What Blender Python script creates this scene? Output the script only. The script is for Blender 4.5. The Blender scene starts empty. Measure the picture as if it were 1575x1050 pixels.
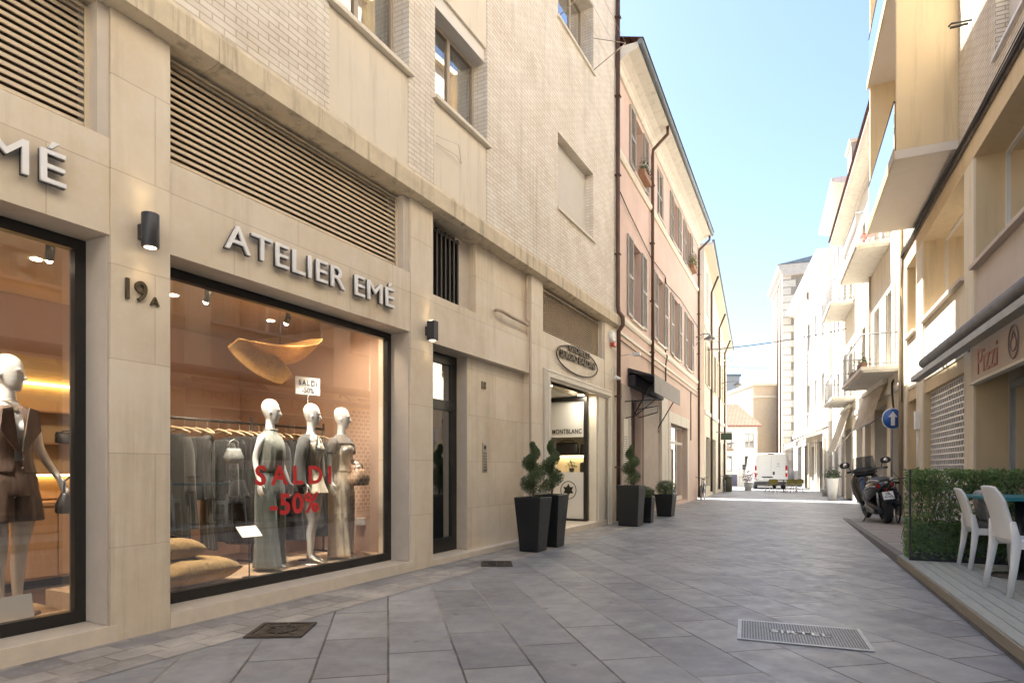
import bpy, bmesh, math, random
from mathutils import Vector, Matrix, Euler
R = math.radians
random.seed(7)
scene = bpy.context.scene
COL = scene.collection

# ---------------------------------------------------------------- camera
cam_d = bpy.data.cameras.new('camera')
cam_d.sensor_width = 36.0
cam_d.lens = 36.0 * 943 / 1575
cam_d.shift_y = 197 / 1575
cam_d.clip_end = 2000
cam = bpy.data.objects.new('camera', cam_d)
cam.location = (0, 0, 1.35)
cam.rotation_euler = (R(90), 0, 0)
COL.objects.link(cam)
scene.camera = cam

# ---------------------------------------------------------------- sky, sun, exposure
SUN_EL, SUN_AZ = 54.0, -58.0          # azimuth measured from +Y towards +X
world = bpy.data.worlds.new('World')
scene.world = world
world.use_nodes = True
wn = world.node_tree
sky = wn.nodes.new('ShaderNodeTexSky')
sky.sky_type = 'NISHITA'
sky.sun_disc = False
sky.sun_elevation = R(SUN_EL)
sky.sun_rotation = R(SUN_AZ)
sky.air_density = 1.0
sky.dust_density = 1.5
sky.ozone_density = 1.3
wn.links.new(sky.outputs[0], wn.nodes['Background'].inputs[0])
wn.nodes['Background'].inputs[1].default_value = 0.07
sun_d = bpy.data.lights.new('sun', 'SUN')
sun_d.energy = 5.0
sun_d.angle = R(0.5)
sun_d.color = (1.0, 0.965, 0.91)
sun = bpy.data.objects.new('sun', sun_d)
to_sun = Vector((math.sin(R(SUN_AZ)) * math.cos(R(SUN_EL)), math.cos(R(SUN_AZ)) * math.cos(R(SUN_EL)), math.sin(R(SUN_EL))))
sun.rotation_euler = to_sun.to_track_quat('Z', 'Y').to_euler()
sun.location = to_sun * 60
COL.objects.link(sun)
scene.view_settings.view_transform = 'Standard'
scene.view_settings.look = 'None'
scene.view_settings.exposure = 2.47
scene.view_settings.gamma = 1.0
scene.cycles.max_bounces = 10
scene.cycles.diffuse_bounces = 6
scene.cycles.glossy_bounces = 4
scene.cycles.transparent_max_bounces = 16
scene.cycles.caustics_reflective = False
scene.cycles.caustics_refractive = False
scene.cycles.use_denoising = True

# ---------------------------------------------------------------- materials
MATS = {}
def _nt(name):
    m = bpy.data.materials.new(name); m.use_nodes = True
    nt = m.node_tree; b = nt.nodes['Principled BSDF']
    return m, nt, b
def node(nt, t, **kw):
    n = nt.nodes.new(t)
    for k, v in kw.items():
        if k.startswith('_'): setattr(n, k[1:], v)
        else: n.inputs[k].default_value = v
    return n
def c4(c, k=1.0): return (min(1, c[0]*k), min(1, c[1]*k), min(1, c[2]*k), 1)
def mapped(nt, scale=(1,1,1), rot=(0,0,0), coord='Object'):
    tc = nt.nodes.new('ShaderNodeTexCoord'); mp = nt.nodes.new('ShaderNodeMapping')
    mp.inputs['Scale'].default_value = scale; mp.inputs['Rotation'].default_value = rot
    nt.links.new(tc.outputs[coord], mp.inputs['Vector']); return mp.outputs[0]
def flat_xz(nt, sx=1.0, sz=1.0):
    """facade coordinates: (x+y, z, 0) so reveals carry the courses round the corner"""
    tc = nt.nodes.new('ShaderNodeTexCoord'); s = nt.nodes.new('ShaderNodeSeparateXYZ')
    nt.links.new(tc.outputs['Object'], s.inputs[0])
    a = node(nt, 'ShaderNodeMath', _operation='ADD'); nt.links.new(s.outputs[0], a.inputs[0]); nt.links.new(s.outputs[1], a.inputs[1])
    c = nt.nodes.new('ShaderNodeCombineXYZ'); nt.links.new(a.outputs[0], c.inputs[0]); nt.links.new(s.outputs[2], c.inputs[1])
    mp = nt.nodes.new('ShaderNodeMapping'); mp.inputs['Scale'].default_value = (sx, sz, 1)
    nt.links.new(c.outputs[0], mp.inputs[0]); return mp.outputs[0]
def noise(nt, vec, scale, detail=4, rough=0.6):
    n = node(nt, 'ShaderNodeTexNoise', Scale=scale, Detail=detail, Roughness=rough)
    if vec is not None: nt.links.new(vec, n.inputs['Vector'])
    return n.outputs['Fac']
def ramp(nt, fac, stops):
    r = nt.nodes.new('ShaderNodeValToRGB'); e = r.color_ramp.elements
    e[0].position, e[0].color = stops[0][0], stops[0][1]
    e[1].position, e[1].color = stops[-1][0], stops[-1][1]
    for p, c in stops[1:-1]:
        x = e.new(p); x.color = c
    nt.links.new(fac, r.inputs[0]); return r.outputs[0]
def mix(nt, fac, a, b, mode='MIX'):
    m = nt.nodes.new('ShaderNodeMix'); m.data_type = 'RGBA'; m.blend_type = mode
    for s, i in ((fac, 0), (a, 6), (b, 7)):
        if isinstance(s, (int, float)): m.inputs[i].default_value = s
        elif isinstance(s, tuple): m.inputs[i].default_value = s
        else: nt.links.new(s, m.inputs[i])
    return m.outputs[2]
def bump(nt, b, h, strength=0.3, dist=0.01):
    n = node(nt, 'ShaderNodeBump', Strength=strength, Distance=dist)
    nt.links.new(h, n.inputs['Height']); nt.links.new(n.outputs[0], b.inputs['Normal'])
def M(name, col, rough=0.6, metal=0.0, var=0.12, vs=3.0, bmp=0.0, bs=60.0, spec=0.5, streak=0.0, coat=0.0, sheen=0.0):
    """painted / plain surface with two scales of mottling, optional rain streaks and fine bump"""
    if name in MATS: return MATS[name]
    m, nt, b = _nt(name)
    v = mapped(nt)
    n1 = noise(nt, v, vs, 5, 0.65)
    colr = ramp(nt, n1, [(0.25, c4(col, 1-var)), (0.75, c4(col, 1+var))])
    if streak:
        v2 = mapped(nt, (3.2, 3.2, 0.22))
        n2 = noise(nt, v2, 2.0, 6, 0.7)
        dark = c4((col[0]*0.45, col[1]*0.43, col[2]*0.40))
        f = ramp(nt, n2, [(0.52, (0,0,0,1)), (0.72, (streak,)*3 + (1,))])
        colr = mix(nt, f, colr, dark)
    nt.links.new(colr, b.inputs['Base Color'])
    b.inputs['Metallic'].default_value = metal
    rr = ramp(nt, noise(nt, v, vs*3, 3), [(0.3, (max(0.02, rough*0.85),)*3+(1,)), (0.7, (min(1, rough*1.12),)*3+(1,))])
    nt.links.new(rr, b.inputs['Roughness'])
    b.inputs['Specular IOR Level'].default_value = spec
    if coat: b.inputs['Coat Weight'].default_value = coat
    if sheen: b.inputs['Sheen Weight'].default_value = sheen
    if bmp: bump(nt, b, noise(nt, v, bs, 4), bmp, 0.004)
    MATS[name] = m; return m
def M_brick(name, c1, c2, mortar, bw, bh, joint, bmp=0.6, dist=0.006, rough=0.8, facade=True, rot=0.0, offset=0.5, squash=1.0, mott=0.2, wear=None, rv=0.0, spots=None, streak=0.0):
    if name in MATS: return MATS[name]
    m, nt, b = _nt(name)
    vec = flat_xz(nt) if facade else mapped(nt, (1,1,1), (0,0,rot))
    br = node(nt, 'ShaderNodeTexBrick', Scale=1.0)
    br.offset = offset; br.squash = squash
    br.inputs['Color1'].default_value = c4(c1); br.inputs['Color2'].default_value = c4(c2); br.inputs['Mortar'].default_value = c4(mortar)
    br.inputs['Mortar Size'].default_value = joint; br.inputs['Mortar Smooth'].default_value = 0.25
    br.inputs['Brick Width'].default_value = bw; br.inputs['Row Height'].default_value = bh
    wob = vec
    if not facade:
        nz = node(nt, 'ShaderNodeTexNoise', Scale=2.5, Detail=2.0)
        nt.links.new(vec, nz.inputs['Vector'])
        wob = mix(nt, 0.012, vec, nz.outputs['Color'], 'ADD')
    nt.links.new(wob, br.inputs['Vector'])
    v = mapped(nt)
    n1 = noise(nt, v, 1.3, 6, 0.7)
    colr = mix(nt, mott, br.outputs['Color'], ramp(nt, n1, [(0.3, (0.25,0.25,0.25,1)), (0.7, (0.85,0.85,0.85,1))]), 'OVERLAY')
    if wear:
        n2 = noise(nt, v, wear[1], 6, 0.75)
        colr = mix(nt, ramp(nt, n2, [(wear[2], (0,0,0,1)), (wear[2]+0.14, (wear[3],)*3+(1,))]), colr, c4(wear[0]))
    nt.links.new(colr, b.inputs['Base Color'])
    if streak:
        n3 = noise(nt, mapped(nt, (2.6, 2.6, 0.16)), 1.6, 6, 0.7); n4 = noise(nt, v, .55, 3)
        f3 = node(nt, 'ShaderNodeMath', _operation='MULTIPLY'); nt.links.new(ramp(nt, n3, [(.50,(0,0,0,1)),(.70,(streak,)*3+(1,))]), f3.inputs[0]); nt.links.new(ramp(nt, n4, [(.38,(0,0,0,1)),(.6,(1,1,1,1))]), f3.inputs[1])
        colr = mix(nt, f3.outputs[0], colr, c4((c1[0]*.5, c1[1]*.48, c1[2]*.45))); nt.links.new(colr, b.inputs['Base Color'])
    if spots:
        vo = node(nt, 'ShaderNodeTexVoronoi', Scale=spots[1]); nt.links.new(v, vo.inputs['Vector'])
        gate = noise(nt, v, spots[1]*.9, 1)
        md = node(nt, 'ShaderNodeMath', _operation='MULTIPLY_ADD'); md.inputs[1].default_value = -.10; nt.links.new(gate, md.inputs[0]); nt.links.new(vo.outputs['Distance'], md.inputs[2])
        colr = mix(nt, ramp(nt, md.outputs[0], [(0.0,(spots[2],)*3+(1,)),(0.03,(0,0,0,1))]), colr, c4(spots[0]))
        colr = mix(nt, ramp(nt, noise(nt, v, .8, 7, .75), [(.54,(0,0,0,1)),(.70,(.55,.55,.55,1))]), colr, c4((c1[0]*.55, c1[1]*.55, c1[2]*.55)))
        cr = noise(nt, mapped(nt, (1,1,1), (0,0,.4)), 0.45, 3, .5)
        pale = node(nt, 'ShaderNodeMath', _operation='MULTIPLY'); nt.links.new(br.outputs['Fac'], pale.inputs[0]); nt.links.new(ramp(nt, cr, [(.46,(0,0,0,1)),(.58,(.75,.75,.75,1))]), pale.inputs[1])
        colr = mix(nt, pale.outputs[0], colr, (.36,.34,.31,1))
        nt.links.new(colr, b.inputs['Base Color'])
    inv = node(nt, 'ShaderNodeMath', _operation='SUBTRACT'); inv.inputs[0].default_value = 1.0
    nt.links.new(br.outputs['Fac'], inv.inputs[1])
    fine = noise(nt, v, 45, 5)
    ad = node(nt, 'ShaderNodeMath', _operation='MULTIPLY_ADD'); ad.inputs[1].default_value = 0.18
    nt.links.new(fine, ad.inputs[0]); nt.links.new(inv.outputs[0], ad.inputs[2])
    bump(nt, b, ad.outputs[0], bmp, dist)
    rr = ramp(nt, noise(nt, v, 5, 5, 0.7), [(0.3, (max(0.05, rough-rv),)*3+(1,)), (0.7, (min(1, rough+rv),)*3+(1,))])
    nt.links.new(rr, b.inputs['Roughness'])
    MATS[name] = m; return m
def M_wood(name, c1, c2, scale=(1.2, 14, 14), rough=0.5, ring=6.0, bmp=0.15):
    if name in MATS: return MATS[name]
    m, nt, b = _nt(name)
    n = noise(nt, mapped(nt, scale), ring, 6, 0.65)
    nt.links.new(ramp(nt, n, [(0.3, c4(c1)), (0.7, c4(c2))]), b.inputs['Base Color'])
    b.inputs['Roughness'].default_value = rough
    bump(nt, b, n, bmp, 0.004)
    MATS[name] = m; return m
def M_glass(name, tint=(1,1,1), boost=1.0, base=0.03, rough=0.0):
    if name in MATS: return MATS[name]
    m, nt, b = _nt(name); nt.nodes.remove(b)
    out = nt.nodes['Material Output']
    t = node(nt, 'ShaderNodeBsdfTransparent', Color=c4(tint)); g = node(nt, 'ShaderNodeBsdfGlossy', Color=(1,1,1,1), Roughness=rough)
    f = node(nt, 'ShaderNodeFresnel', IOR=1.5)
    ma = node(nt, 'ShaderNodeMath', _operation='MULTIPLY_ADD', _use_clamp=True); ma.inputs[1].default_value = boost; ma.inputs[2].default_value = base
    nt.links.new(f.outputs[0], ma.inputs[0])
    mx = nt.nodes.new('ShaderNodeMixShader')
    nt.links.new(ma.outputs[0], mx.inputs[0]); nt.links.new(t.outputs[0], mx.inputs[1]); nt.links.new(g.outputs[0], mx.inputs[2])
    nt.links.new(mx.outputs[0], out.inputs[0])
    MATS[name] = m; return m
def M_emit(name, col, s):
    if name in MATS: return MATS[name]
    m, nt, b = _nt(name)
    b.inputs['Base Color'].default_value = c4(col); b.inputs['Emission Color'].default_value = c4(col); b.inputs['Emission Strength'].default_value = s
    MATS[name] = m; return m
def M_leaf(name, c1, c2, rough=0.45, trans=0.25):
    if name in MATS: return MATS[name]
    m, nt, b = _nt(name)
    oi = noise(nt, mapped(nt), 38.0, 2)
    g = noise(nt, mapped(nt), 5.0, 3)
    a = ramp(nt, oi, [(0.3, c4(c1)), (0.7, c4(c2))])
    a = mix(nt, 0.35, a, ramp(nt, g, [(0.3, (0.2,0.2,0.2,1)), (0.7, (0.8,0.8,0.8,1))]), 'OVERLAY')
    nt.links.new(a, b.inputs['Base Color'])
    b.inputs['Roughness'].default_value = rough
    out = nt.nodes['Material Output']
    tr = nt.nodes.new('ShaderNodeBsdfTranslucent'); nt.links.new(a, tr.inputs[0])
    mx = nt.nodes.new('ShaderNodeMixShader'); mx.inputs[0].default_value = trans
    nt.links.new(b.outputs[0], mx.inputs[1]); nt.links.new(tr.outputs[0], mx.inputs[2]); nt.links.new(mx.outputs[0], out.inputs[0])
    MATS[name] = m; return m

# ---------------------------------------------------------------- mesh helpers
class MB:
    """collects shapes into one bmesh; build() links them as ONE mesh object"""
    def __init__(s): s.bm = bmesh.new(); s.mi = 0
    def face(s, pts):
        f = s.bm.faces.new([s.bm.verts.new(p) for p in pts]); f.material_index = s.mi; return f
    def box(s, x0, x1, y0, y1, z0, z1, bev=0.0):
        v = [s.bm.verts.new(p) for p in ((x0,y0,z0),(x1,y0,z0),(x1,y1,z0),(x0,y1,z0),(x0,y0,z1),(x1,y0,z1),(x1,y1,z1),(x0,y1,z1))]
        fs = [s.bm.faces.new([v[i] for i in q]) for q in ((3,2,1,0),(4,5,6,7),(0,1,5,4),(1,2,6,5),(2,3,7,6),(3,0,4,7))]
        for f in fs: f.material_index = s.mi
        if bev:
            es = list({e for f in fs for e in f.edges})
            r = bmesh.ops.bevel(s.bm, geom=es, offset=bev, segments=2, affect='EDGES', profile=0.7)
            for f in r['faces']: f.material_index = s.mi
        return v
    def prism(s, poly, d0, d1, axis='y'):
        """2-D outline extruded; axis y: poly is (x,z); axis x: poly is (y,z); axis z: poly is (x,y)"""
        def P(p, d):
            return {'y': (p[0], d, p[1]), 'x': (d, p[0], p[1]), 'z': (p[0], p[1], d)}[axis]
        a = [s.bm.verts.new(P(p, d0)) for p in poly]; b = [s.bm.verts.new(P(p, d1)) for p in poly]
        n = len(poly); fs = []
        fs.append(s.bm.faces.new(a)); fs.append(s.bm.faces.new(b[::-1]))
        for i in range(n): fs.append(s.bm.faces.new((a[i], b[i], b[(i+1) % n], a[(i+1) % n])))
        for f in fs: f.material_index = s.mi
    def ring(s, c, ax, ay, rx, ry, n, pw=1.0):
        out = []
        for i in range(n):
            t = 2*math.pi*i/n; cx, sy = math.cos(t), math.sin(t)
            if pw != 1.0: cx = math.copysign(abs(cx)**pw, cx); sy = math.copysign(abs(sy)**pw, sy)
            out.append(s.bm.verts.new(c + ax*(rx*cx) + ay*(ry*sy)))
        return out
    def skin(s, rings, cap=True, closed=False):
        n = len(rings[0]); k = len(rings)
        for a in range(k if closed else k-1):
            A, B = rings[a], rings[(a+1) % k]
            for i in range(n):
                f = s.bm.faces.new((A[i], A[(i+1) % n], B[(i+1) % n], B[i])); f.material_index = s.mi; f.smooth = True
        if cap and not closed:
            for rg in (rings[0][::-1], rings[-1]):
                f = s.bm.faces.new(rg); f.material_index = s.mi
    def tube(s, pts, r, n=8, cap=True, closed=False):
        pts = [Vector(p) for p in pts]; rings = []; up = Vector((0,0,1)); N = len(pts); ax = None
        for i, p in enumerate(pts):
            if closed: d = pts[(i+1) % N] - pts[i-1]
            else: d = pts[min(i+1, N-1)] - pts[max(i-1, 0)]
            if d.length < 1e-9: d = Vector((0,0,1))
            d.normalize()
            if ax is None:
                ref = up if abs(d.z) < 0.9 else Vector((1,0,0)); ax = d.cross(ref).normalized()
            else:
                ax = (ax - d*ax.dot(d)); ax = ax.normalized() if ax.length > 1e-6 else d.orthogonal().normalized()
            ay = d.cross(ax)
            rr = r[i] if isinstance(r, (list, tuple)) else r
            rx, ry = rr if isinstance(rr, tuple) else (rr, rr)
            rings.append(s.ring(p, ax, ay, rx, ry, n))
        s.skin(rings, cap, closed)
    def lathe(s, prof, c=(0,0,0), n=24, axis='z', cap=True):
        c = Vector(c); rings = []
        A = {'z': (Vector((1,0,0)), Vector((0,1,0)), Vector((0,0,1))), 'y': (Vector((1,0,0)), Vector((0,0,-1)), Vector((0,1,0))), 'x': (Vector((0,1,0)), Vector((0,0,1)), Vector((1,0,0)))}[axis]
        for r, h in prof: rings.append(s.ring(c + A[2]*h, A[0], A[1], max(r, 1e-4), max(r, 1e-4), n))
        s.skin(rings, cap)
    def loft(s, secs, n=20, cap=True, pw=1.0):
        """secs: (center, axis_x, axis_y, rx, ry)"""
        s.skin([s.ring(Vector(c), Vector(a), Vector(b), rx, ry, n, pw) for c, a, b, rx, ry in secs], cap)
    def ball(s, c, r, seg=16, rings=10, sq=(1,1,1)):
        c = Vector(c); rg = []
        for j in range(rings+1):
            t = math.pi*j/rings; z = -math.cos(t)*r; q = max(1e-4, math.sin(t)*r)
            rg.append([s.bm.verts.new(c + Vector((q*math.cos(2*math.pi*i/seg)*sq[0], q*math.sin(2*math.pi*i/seg)*sq[1], z*sq[2]))) for i in range(seg)])
        s.skin(rg, True)
    def holed(s, x0, x1, z0, z1, holes, y0, y1):
        """upright wall slab with rectangular openings, reveals included, no overlapping faces"""
        xs = sorted({x0, x1, *[min(max(h[0], x0), x1) for h in holes], *[min(max(h[1], x0), x1) for h in holes]})
        zs = sorted({z0, z1, *[min(max(h[2], z0), z1) for h in holes], *[min(max(h[3], z0), z1) for h in holes]})
        def solid(i, j):
            if i < 0 or j < 0 or i >= len(xs)-1 or j >= len(zs)-1: return False
            cx, cz = (xs[i]+xs[i+1])/2, (zs[j]+zs[j+1])/2
            return not any(h[0] < cx < h[1] and h[2] < cz < h[3] for h in holes)
        for i in range(len(xs)-1):
            for j in range(len(zs)-1):
                if not solid(i, j): continue
                a, b, c, d = xs[i], xs[i+1], zs[j], zs[j+1]
                s.face(((a,y0,c),(b,y0,c),(b,y0,d),(a,y0,d)))
                s.face(((a,y1,c),(a,y1,d),(b,y1,d),(b,y1,c)))
                if not solid(i-1, j): s.face(((a,y0,c),(a,y0,d),(a,y1,d),(a,y1,c)))
                if not solid(i+1, j): s.face(((b,y0,c),(b,y1,c),(b,y1,d),(b,y0,d)))
                if not solid(i, j-1): s.face(((a,y0,c),(a,y1,c),(b,y1,c),(b,y0,c)))
                if not solid(i, j+1): s.face(((a,y0,d),(b,y0,d),(b,y1,d),(a,y1,d)))
    def build(s, name, mat, parent=None, smooth=False, loc=None, rot=None, weld=False):
        if weld: bmesh.ops.remove_doubles(s.bm, verts=s.bm.verts, dist=1e-5)
        me = bpy.data.meshes.new(name); s.bm.normal_update(); s.bm.to_mesh(me); s.bm.free()
        for m in (mat if isinstance(mat, (list, tuple)) else [mat]): me.materials.append(m)
        if smooth:
            for p in me.polygons: p.use_smooth = True
        o = bpy.data.objects.new(name, me); COL.objects.link(o)
        if parent is not None: o.parent = parent
        if loc is not None: o.location = loc
        if rot is not None: o.rotation_euler = rot
        return o
def one(fn, *a, **k):
    b = MB(); getattr(b, fn)(*a, **k); return b
def BX(name, m, parent, *a, bev=0.0):
    b = MB(); b.box(*a, bev=bev); return b.build(name, m, parent)

class Frame:
    """a facade's own axes: x along it (reading direction), y into the building, z up"""
    def __init__(s, x, y, rz): s.o = Vector((x, y, 0)); s.rz = rz; s.m = Matrix.Rotation(rz, 3, 'Z')
    def w(s, x, y, z): return s.o + s.m @ Vector((x, y, z))
def left_frame(x, y, th): return Frame(x, y, R(90-th))
def right_frame(x, y, th): return Frame(x, y, R(-90-th))
def tag(o, label, cat, group=None, kind=None):
    if label: o['label'] = label
    if cat: o['category'] = cat
    if group: o['group'] = group
    if kind: o['kind'] = kind
    return o
def thing(name, label, cat, F=None, p=(0,0,0), rz=0.0, group=None):
    o = bpy.data.objects.new(name, None); COL.objects.link(o); o.empty_display_size = 0.2
    if F is None: o.location = p; o.rotation_euler = (0,0,rz)
    else: o.location = F.w(*p); o.rotation_euler = (0,0,F.rz+rz)
    return tag(o, label, cat, group)
def dup(root, label=None, loc=None, rz=None):
    """a copy of a thing with copies of its parts and sub-parts"""
    def cp(o, par):
        c = o.copy(); COL.objects.link(c); c.parent = par
        for ch in [q for q in ALL() if q.parent is o]: cp(ch, c)
        return c
    c = cp(root, None)
    if label: c['label'] = label
    if loc is not None: c.location = loc
    if rz is not None: c.rotation_euler = (0,0,rz)
    return c
def ALL(): return list(COL.objects)
def structure(o, label, cat):
    o['kind'] = 'structure'; o['label'] = label; o['category'] = cat; return o
def text_mesh(txt, width=None, height=None, depth=0.01, spacing=1.0, bold=0.0, shear=0.0, line=1.0, align='CENTER'):
    """upright lettering in the xz plane, front towards -y, centred on the origin"""
    cu = bpy.data.curves.new('lettering', 'FONT'); cu.body = txt; cu.size = 1; cu.extrude = depth/2; cu.space_character = spacing
    cu.offset = bold; cu.shear = shear; cu.align_x = align; cu.space_line = line; cu.resolution_u = 4
    ob = bpy.data.objects.new('lettering', cu); COL.objects.link(ob)
    dg = bpy.context.evaluated_depsgraph_get(); dg.update()
    me = bpy.data.meshes.new_from_object(ob.evaluated_get(dg))
    bpy.data.objects.remove(ob); bpy.data.curves.remove(cu)
    xs = [v.co.x for v in me.vertices]; ys = [v.co.y for v in me.vertices]
    cx, cy, w, h = (min(xs)+max(xs))/2, (min(ys)+max(ys))/2, max(xs)-min(xs), max(ys)-min(ys)
    kx = width/w if width else height/h
    ky = height/h if height else kx
    for v in me.vertices: v.co = Vector(((v.co.x-cx)*kx, -v.co.z, (v.co.y-cy)*ky))
    return me
def lettering(name, txt, m, parent=None, loc=(0,0,0), rot=(0,0,0), **k):
    me = text_mesh(txt, **k); me.name = name; me.materials.append(m)
    o = bpy.data.objects.new(name, me); COL.objects.link(o); o.parent = parent; o.location = loc; o.rotation_euler = rot
    return o
def leaves(mb, pts, size, jit=0.5, fold=0.3):
    """leaf-sized folded faces at (point, outward normal)"""
    for p, nrm in pts:
        p = Vector(p); n = (Vector(nrm) + Vector((random.uniform(-1,1), random.uniform(-1,1), random.uniform(-1,1)))*jit).normalized()
        a = n.orthogonal().normalized(); a.rotate(Matrix.Rotation(random.uniform(0, 6.283), 3, n)); b = n.cross(a)
        L = size*random.uniform(0.6, 1.3); W = L*random.uniform(0.35, 0.55)
        v0 = p - a*L*0.5; v1 = p + a*L*0.5; l = p + b*W*0.5 + n*W*fold; r = p - b*W*0.5 + n*W*fold
        mb.face((v0, r, v1, l))

# ================================================================ palette
STONE = M_brick('beige limestone cladding', (0.66,0.565,0.435), (0.745,0.65,0.515), (0.50,0.41,0.31), 1.55, 0.74, 0.004, bmp=0.3, dist=0.003, rough=0.5, mott=0.30, wear=((0.76,0.70,0.62), 3.2, 0.55, 0.5), rv=.12, streak=.45)
STONE_GREY = M('grey limestone reveal', (0.58,0.52,0.45), 0.5, var=0.07, vs=5, bmp=0.1)
TRAV = M('pale travertine sill', (0.70,0.62,0.51), 0.45, var=0.10, vs=7, bmp=0.15, bs=30)
CONC = M('weathered concrete band', (0.66,0.57,0.42), 0.9, var=0.16, vs=4, bmp=0.5, bs=30, streak=1.0)
KLINK = M_brick('pale klinker brick', (0.82,0.76,0.67), (0.73,0.66,0.565), (0.54,0.48,0.40), 0.25, 0.066, 0.007, bmp=0.8, dist=0.010, mott=0.40, streak=.55)
STUC = M('beige stucco', (0.75,0.68,0.57), 0.85, var=0.05, vs=1.2, bmp=0.15, bs=90, streak=0.35)
LOUV = M('beige painted louvre', (0.66,0.56,0.42), 0.55, var=0.08)
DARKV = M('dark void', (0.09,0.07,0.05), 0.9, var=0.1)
BLACKM = M('black painted metal', (0.017,0.016,0.015), 0.35, metal=0.0, var=0.1)
ANTH = M('anthracite lamp metal', (0.045,0.045,0.05), 0.45, metal=0.3)
WHITEP = M('white paint', (0.78,0.77,0.75), 0.4, var=0.03)
CREAMP = M('cream stone moulding', (0.72,0.66,0.55), 0.5, var=0.06, vs=5)
BROWNP = M('brown copper drainpipe', (0.10,0.055,0.035), 0.5, metal=0.3, var=0.25)
SHUTW = M('white roller shutter', (0.74,0.71,0.66), 0.6, var=0.03)
CURT = M('sheer cream curtain', (0.68,0.65,0.57), 0.9, var=0.06)
FRAMEW = M('pale window frame', (0.42,0.35,0.27), 0.5, var=0.08)
PINK = M('pink stucco', (0.68,0.52,0.455), 0.9, var=0.10, vs=0.8, bmp=0.2, streak=0.25)
PINK_L = M('faded pink stucco', (0.67,0.515,0.435), 0.9, var=0.08, vs=0.8, bmp=0.2, streak=0.2)
CREAMW = M('cream stucco', (0.74,0.675,0.545), 0.9, var=0.08, vs=0.8, bmp=0.2, streak=0.5)
OFFW = M('off white stucco', (0.74,0.70,0.62), 0.85, var=0.06, vs=0.8, bmp=0.15, streak=0.5)
WHITEW = M('white stucco', (0.74,0.71,0.64), 0.85, var=0.04, vs=0.8, streak=0.4)
YELLOW = M('yellow ochre stucco', (0.68,0.535,0.325), 0.85, var=0.05, vs=1.0, bmp=0.12, streak=0.3)
YELL_L = M('pale yellow stucco', (0.77,0.69,0.535), 0.85, var=0.05, vs=1.0, bmp=0.12, streak=0.4)
TAN = M('pinkish beige spandrel', (0.58,0.50,0.43), 0.85, var=0.04, vs=1.0, streak=0.15)
GREYSH = M('grey green shutter paint', (0.42,0.41,0.38), 0.6, var=0.10, vs=6)
GUTT = M('grey metal gutter', (0.19,0.22,0.24), 0.5, metal=0.4, var=0.2)
TILE = M_brick('terracotta roof tiles', (0.25,0.11,0.07), (0.20,0.085,0.055), (0.09,0.04,0.025), 0.3, 0.34, 0.03, facade=False)
GLASS = M_glass('shop window glass', (0.97,0.975,0.97), 3.2, 0.06)
GLASSW = M_glass('upper window glass', (0.80,0.83,0.84), 3.5, 0.12)
CABLE = M('black cable', (0.03,0.028,0.026), 0.6)

# ================================================================ ground
FL = left_frame(-4.415, 2.347, 28.0)                 # shop building
FP = left_frame(2.67, 15.69, 25.2)                   # pink building
FC = left_frame(9.44, 30.08, 24.0)                   # cream building beyond the added sun gap
FR = right_frame(2.742, -1.217, 23.93)               # yellow building, x = -distance along the street
F2 = right_frame(10.81, 16.97, 22.3)                 # balcony building
F4 = right_frame(18.6, 36.0, 18.0)                   # white building
PAVE = M_brick('grey stone street slabs', (0.195,0.204,0.222), (0.280,0.288,0.302), (0.07,0.068,0.066), 0.92, 0.49, 0.009, bmp=0.7, dist=0.01, rough=0.50, facade=False, rot=R(-101.5), mott=0.42, wear=((0.33,0.315,0.29), 0.7, 0.54, 0.5), rv=0.16, spots=((.08,.075,.07), 2.6, .6))
COBB = M_brick('worn pale cobble strip', (0.34,0.32,0.295), (0.205,0.20,0.20), (0.22,0.195,0.17), 0.36, 0.235, 0.010, bmp=0.9, dist=0.014, rough=0.7, facade=False, rot=R(-62), mott=0.5, wear=((0.46,0.43,0.385), 1.7, 0.5, 0.7))
SIDEW = M_brick('beige pavement slabs', (0.30,0.275,0.245), (0.25,0.23,0.21), (0.13,0.11,0.09), 0.8, 0.4, 0.008, bmp=0.5, rough=0.7, facade=False, rot=R(24), mott=0.3)
KERB = M('dark stone kerb', (0.13,0.125,0.12), 0.7, var=0.25, vs=6, bmp=0.4)
EARTH = M('distant ground', (0.22,0.20,0.18), 0.9, var=0.2)
g = MB(); g.face(((-400,-400,-0.012),(400,-400,-0.012),(400,600,-0.012),(-400,600,-0.012)))
structure(g.build('ground', EARTH), 'plain pale ground reaching out beyond the street and houses', 'ground')
g = MB()
NX = 40
for i in range(NX):                                   # slightly uneven street sheet
    pass
g.face([Vector((p[0], p[1], 0.0)) for p in ((-16,-22),(8,-22),(16,8),(28,45),(40,90),(8,90),(2,30),(-14,-2))])
structure(g.build('street', PAVE), 'grey slab paved pedestrian street running between the facades', 'street')
g = MB()
def strip(mb, F, x0, x1, y0, y1, z): mb.face([F.w(x0,y0,z), F.w(x1,y0,z), F.w(x1,y1,z), F.w(x0,y1,z)])
strip(g, FL, -5.2, 15.06, -0.76, 0.02, 0.004)
strip(g, FP, 0.0, 13.6, -0.66, 0.02, 0.004)
structure(g.build('cobbled_edge', COBB), 'strip of worn pale cobbles along the shop fronts', 'pavement')
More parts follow.
